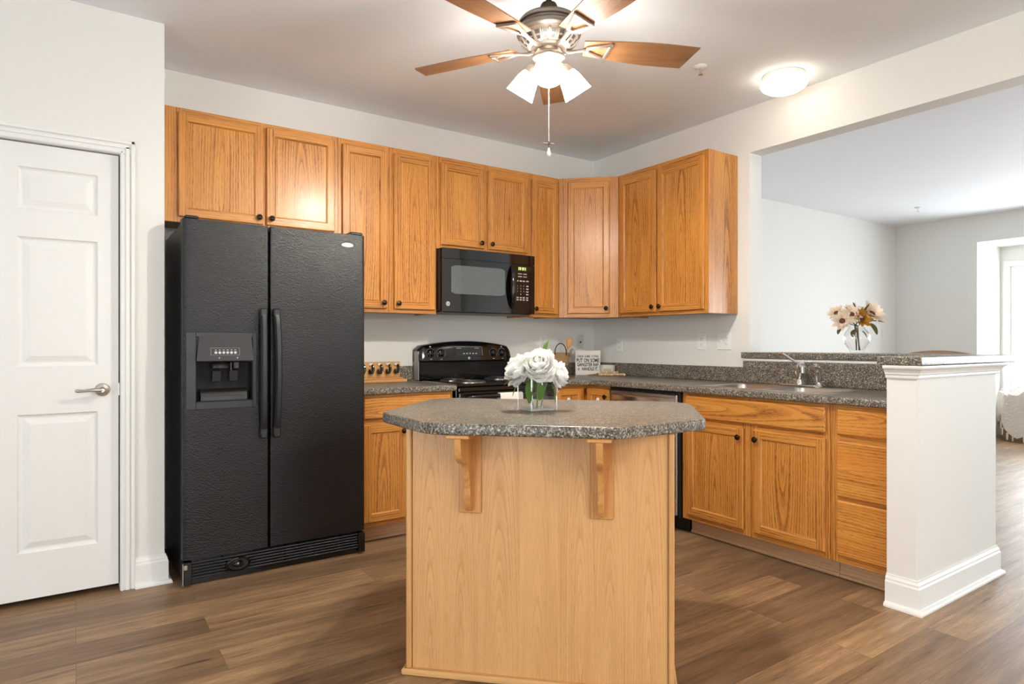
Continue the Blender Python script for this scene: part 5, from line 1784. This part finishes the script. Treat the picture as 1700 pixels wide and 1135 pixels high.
mb.lathe([(0.005, -0.062), (0.010, -0.050), (0.020, -0.030), (0.027, -0.005), (0.026, 0.015), (0.016, 0.032), (0.0, 0.038)], 18, 0,
         Matrix.Translation(q) @ Matrix.Rotation(math.radians(-34.65), 4, 'Z') @ Matrix.Rotation(math.radians(14), 4, 'Y') @ Matrix.Diagonal((1, 0.4, 1, 1)))
tag(t, kind=None); mb.build('spoon_bowl', 'bamboo', t)
t = thing('whisk', 'grey metal whisk leaning out of the straw basket towards the sign', 'whisk', (-0.470, -0.155, CZ + 0.0125))
mb = MB(); e_ = V3(0.064, 0.150, 0)
mb.tube([(0, 0, 0), e_ * 0.6, e_], [0.005, 0.005, 0.004], 8); mb.build('handle', 'nickel', t)
mb = MB()
for k in range(4):
    a = PI * k / 4
    s_ = RT * math.cos(a) + FW * math.sin(a)
    pts = []
    for j in range(15):
        b = 2 * PI * j / 14
        pts.append(e_ + V3(0.18, 0.6, 0).normalized() * (0.030 * (1 - math.cos(b))) + s_ * 0.019 * math.sin(b))
    mb.tube(pts, 0.0012, 5)
mb.build('wire_loops', 'nickel', t)

sa = math.radians(-41.2)
t = thing('sign', 'square white sign with black lettering about coffee in the counter corner', 'sign', (-0.205, -0.160, CZ), sa)
mb = MB(); mb.box(-0.102, 0.102, -0.012, 0.012, 0, 0.203, 0.002); mb.build('board', 'sign', t)
mb = MB()
for s, z, size, xs_, bo in (('DRINK SOME COFFEE', 0.153, 0.0260, 0.70, 0.0004), ('PUT ON SOME', 0.120, 0.0430, 0.66, 0.0012), ('GANGSTER RAP', 0.085, 0.0380, 0.64, 0.0012)):
    text_into(mb, s, size, face_mtx(0, -0.0123, z), 0, 'CENTER', 0.0003, xs_, bo)
text_into(mb, '&', 0.034, face_mtx(-0.074, -0.0123, 0.050), 0, 'CENTER', 0.0003, 0.8)
text_into(mb, 'HANDLE IT.', 0.0380, face_mtx(0.018, -0.0123, 0.050), 0, 'CENTER', 0.0003, 0.66, 0.0012)
mb.build('lettering', 'ink', t)

t = thing('ceramic_pot', 'white ceramic pot with a pictured label behind the bead garland', 'pot', (-0.118, -0.300, CZ), sa)
mb = MB(); mb.lathe([(0, 0), (0.054, 0), (0.058, 0.004), (0.064, 0.080), (0.065, 0.084), (0.061, 0.084), (0.055, 0.008), (0, 0.007)], 32); mb.build('pot_body', 'ceramic', t)
mb = MB(); vs = []; fs = []
for i in range(9):
    a = -PI / 2 - 0.30 + (-0.25 + i / 8.0) * 1.05
    for zz in (0.018, 0.058):
        r = 0.0585 + (zz - 0.004) * 0.006 / 0.076 + 0.0009; vs.append((r * math.cos(a), r * math.sin(a), zz))
for i in range(8): fs.append((2 * i, 2 * i + 2, 2 * i + 3, 2 * i + 1))
mb.mesh(vs, fs, 0, True); mb.build('label', 'label', t)

t = thing('bead_garland', 'wooden bead garland with jute tassel lying before the white pot', 'garland', (-0.186, -0.367, CZ))
first = None
path = []
for k in range(13): path.append(V3(-0.062 + k * 0.0165, 0.0112, 0.012 * math.sin(k * 0.9) - 0.012))
for k in range(12): path.append(V3(0.140 - k * 0.0165, 0.0112, 0.022 + 0.006 * math.cos(k * 1.3)))
for k in range(7): path.append(V3(-0.040 + k * 0.0205, 0.0285, 0.004 + 0.002 * math.sin(k)))
for k, p in enumerate(path):
    if first is None:
        mb = MB(); mb.sphere((0, 0, 0), 0.0108, 1, 1, 0.95, 12, 8); first = mb.build('bead', 'bead', t); bd = first
        mb = MB(); mb.sphere((0, 0, 0), 0.0108, 1, 1, 0.95, 12, 8); second = mb.build('bead', 'bead2', t); second.location = path[1]
    elif k == 1: continue
    else:
        bd = (first if (k * 7) % 3 else second).copy(); COL.objects.link(bd); bd.parent = t
    bd.location = p
mb = MB()
for k in range(22):
    o_ = R.uniform(-0.020, 0.020)
    mb.tube([V3(-0.070, 0.012 + R.uniform(-.003, .006), o_ * 0.2), V3(-0.095, 0.010 + R.uniform(-.004, .005), o_ * 0.6), V3(-0.140 + R.uniform(-.012, .012), 0.004 + R.uniform(0, .006), o_)], 0.0022, 5)
mb.sphere(V3(-0.072, 0.013, 0), 0.011, 1, 1, 1, 10, 6)
mb.build('tassel', 'jute', t)

t = thing('hook_rack', 'low wooden rack with dark hooks on the counter beside the refrigerator', 'rack', (-2.050, -0.110, CZ))
mb = MB(); mb.box(-0.245, 0.222, -0.060, 0.034, 0.0, 0.020, 0.003, 0, 'x'); mb.box(-0.235, 0.200, -0.040, 0.020, 0.0202, 0.032, 0.003, 0, 'x'); mb.build('base', 'bamboo', t)
mb = MB(); mb.box(-0.235, 0.192, -0.006, 0.012, 0.0322, 0.136, 0.003, 0, 'x'); mb.build('back_board', 'bamboo', t)
for k in range(7):
    x = 0.160 - k * 0.060
    mb = MB()
    mb.box(x - 0.014, x + 0.014, -0.016, -0.0062, 0.112, 0.128, 0.003, 1)
    pts = [(x + 0.010, -0.016, 0.118), (x + 0.012, -0.024, 0.105), (x + 0.012, -0.026, 0.085), (x + 0.004, -0.026, 0.064), (x - 0.008, -0.026, 0.062), (x - 0.014, -0.026, 0.076), (x - 0.013, -0.026, 0.088)]
    mb.tube(pts, [0.007, 0.008, 0.0085, 0.0095, 0.0095, 0.008, 0.006], 8, 0)
    mb.build('hook', ['black_gloss', 'ceramic'], t)

# ------------------------------------------------------------------ living room beyond
t = thing('bar_stool', 'brown wooden bar stool behind the raised bar, only its curved back showing', 'stool', (0.66, -2.40, 0), -PI / 2 + 0.35)
SH = 0.74
for sx_ in (-1, 1):
    for sy_ in (-1, 1):
        mb = MB(); mb.tube([(sx_ * 0.20, sy_ * 0.19, 0.0), (sx_ * 0.16, sy_ * 0.15, SH)], [0.016, 0.020], 10); mb.build('leg', 'stool', t)
mb = MB(); mb.prism(rrect(-0.20, 0.20, -0.19, 0.19, 0.08, 6), SH + 0.0005, SH + 0.035, 0.010, 0, None, True); mb.build('seat', 'stool', t)
mb = MB()
for z, s_ in ((0.25, 0.185), (0.42, 0.176)):
    for a, b in (((-s_, -s_ + .01), (s_, -s_ + .01)), ((-s_, s_ - .01), (s_, s_ - .01))): mb.tube([(a[0], a[1], z), (b[0], b[1], z)], 0.009, 8)
mb.build('stretcher', 'stool', t)
for s_ in (-0.16, 0.0, 0.16):
    mb = MB(); mb.tube([(s_, 0.165, SH + 0.0352), (s_ * 1.05, 0.19, 1.085)], 0.011, 8); mb.build('back_spindle', 'stool', t)
mb = MB(); secs = []
for k in range(15):
    q = 2 * k / 14 - 1
    x = 0.21 * q; y = 0.21 - 0.05 * q * q; zt = 1.129 - 0.030 * q * q
    secs.append([(x, y - 0.010, 1.06), (x, y + 0.010, 1.06), (x, y + 0.010, zt - 0.006), (x, y + 0.004, zt), (x, y - 0.004, zt), (x, y - 0.010, zt - 0.006)])
mb.loft(secs, 0, True, True, True); mb.build('top_rail', 'stool', t)

PX, PY = 5.800, -1.345
t = thing('storage_basket', 'round woven basket in the sunny living room window bay', 'basket', (PX, PY, 0))
mb = MB(); mb.lathe([(0, 0.0005), (0.255, 0.0005), (0.268, 0.02), (0.280, 0.20), (0.274, 0.40), (0.268, 0.45), (0.257, 0.45), (0.26, 0.2), (0.245, 0.03), (0, 0.025)], 40); mb.build('woven_body', 'wicker', t)
mb = MB(); mb.lathe([(0, 0.451), (0.22, 0.451), (0.258, 0.4515), (0.266, 0.475), (0.245, 0.520), (0.18, 0.545), (0, 0.555)], 36); mb.build('cushion_lid', 'knit', t)
th = MB(); rr = random.Random(4)
na, nr = 44, 16
secs = []
for j in range(nr + 1):
    lp = []
    for i in range(na):
        a = 2 * PI * i / na
        drop = 0.42 + 0.10 * math.sin(2 * a + 1.0) + 0.06 * math.sin(5 * a)
        s_ = j / nr * (0.292 + drop)
        lump = 0.035 * math.sin(3 * a + 0.6) * math.sin(j * 0.9) + 0.020 * math.sin(9 * a + j * 0.5) + rr.uniform(-.008, .008)
        if s_ < 0.292:
            r_, z = s_, 0.575 + 0.06 * math.cos(s_ / 0.292 * PI / 2) + lump + 0.07 * max(0, math.cos(a + 0.7)) * math.sin(PI * s_ / 0.4)
        else:
            r_, z = 0.293 + 0.018 * math.sin(8 * a) + 0.02 * (s_ - 0.292), max(0.03, 0.575 - (s_ - 0.292) + lump * 0.4)
        lp.append((r_ * math.cos(a), r_ * math.sin(a), z))
    secs.append(lp)
vs = [p for lp in secs for p in lp]; fs = []
for j in range(nr):
    for i in range(na):
        k = (i + 1) % na
        fs.append((j * na + i, j * na + k, (j + 1) * na + k, (j + 1) * na + i))
th.mesh(vs, fs, 0, True)
bl = th.build('throw_blanket', 'knit', None, (PX, PY, 0)); tag(bl, 'chunky cream knitted throw blanket with fringe draped over the round basket', 'blanket')
fg = MB()
for i in range(0, na):
    p = Vector(secs[-1][i])
    if p.z < 0.06: continue
    for k in range(2):
        q = p + Vector((rr.uniform(-.012, .012), rr.uniform(-.012, .012), 0))
        fg.tube([q, q * 1.01 + Vector((0, 0, -0.04)) - Vector((0, 0, 0)), Vector((q.x * 1.012, q.y * 1.012, max(0.01, q.z - 0.085)))], [0.007, 0.006, 0.004], 5)
fg.build('fringe', 'knit', bl)
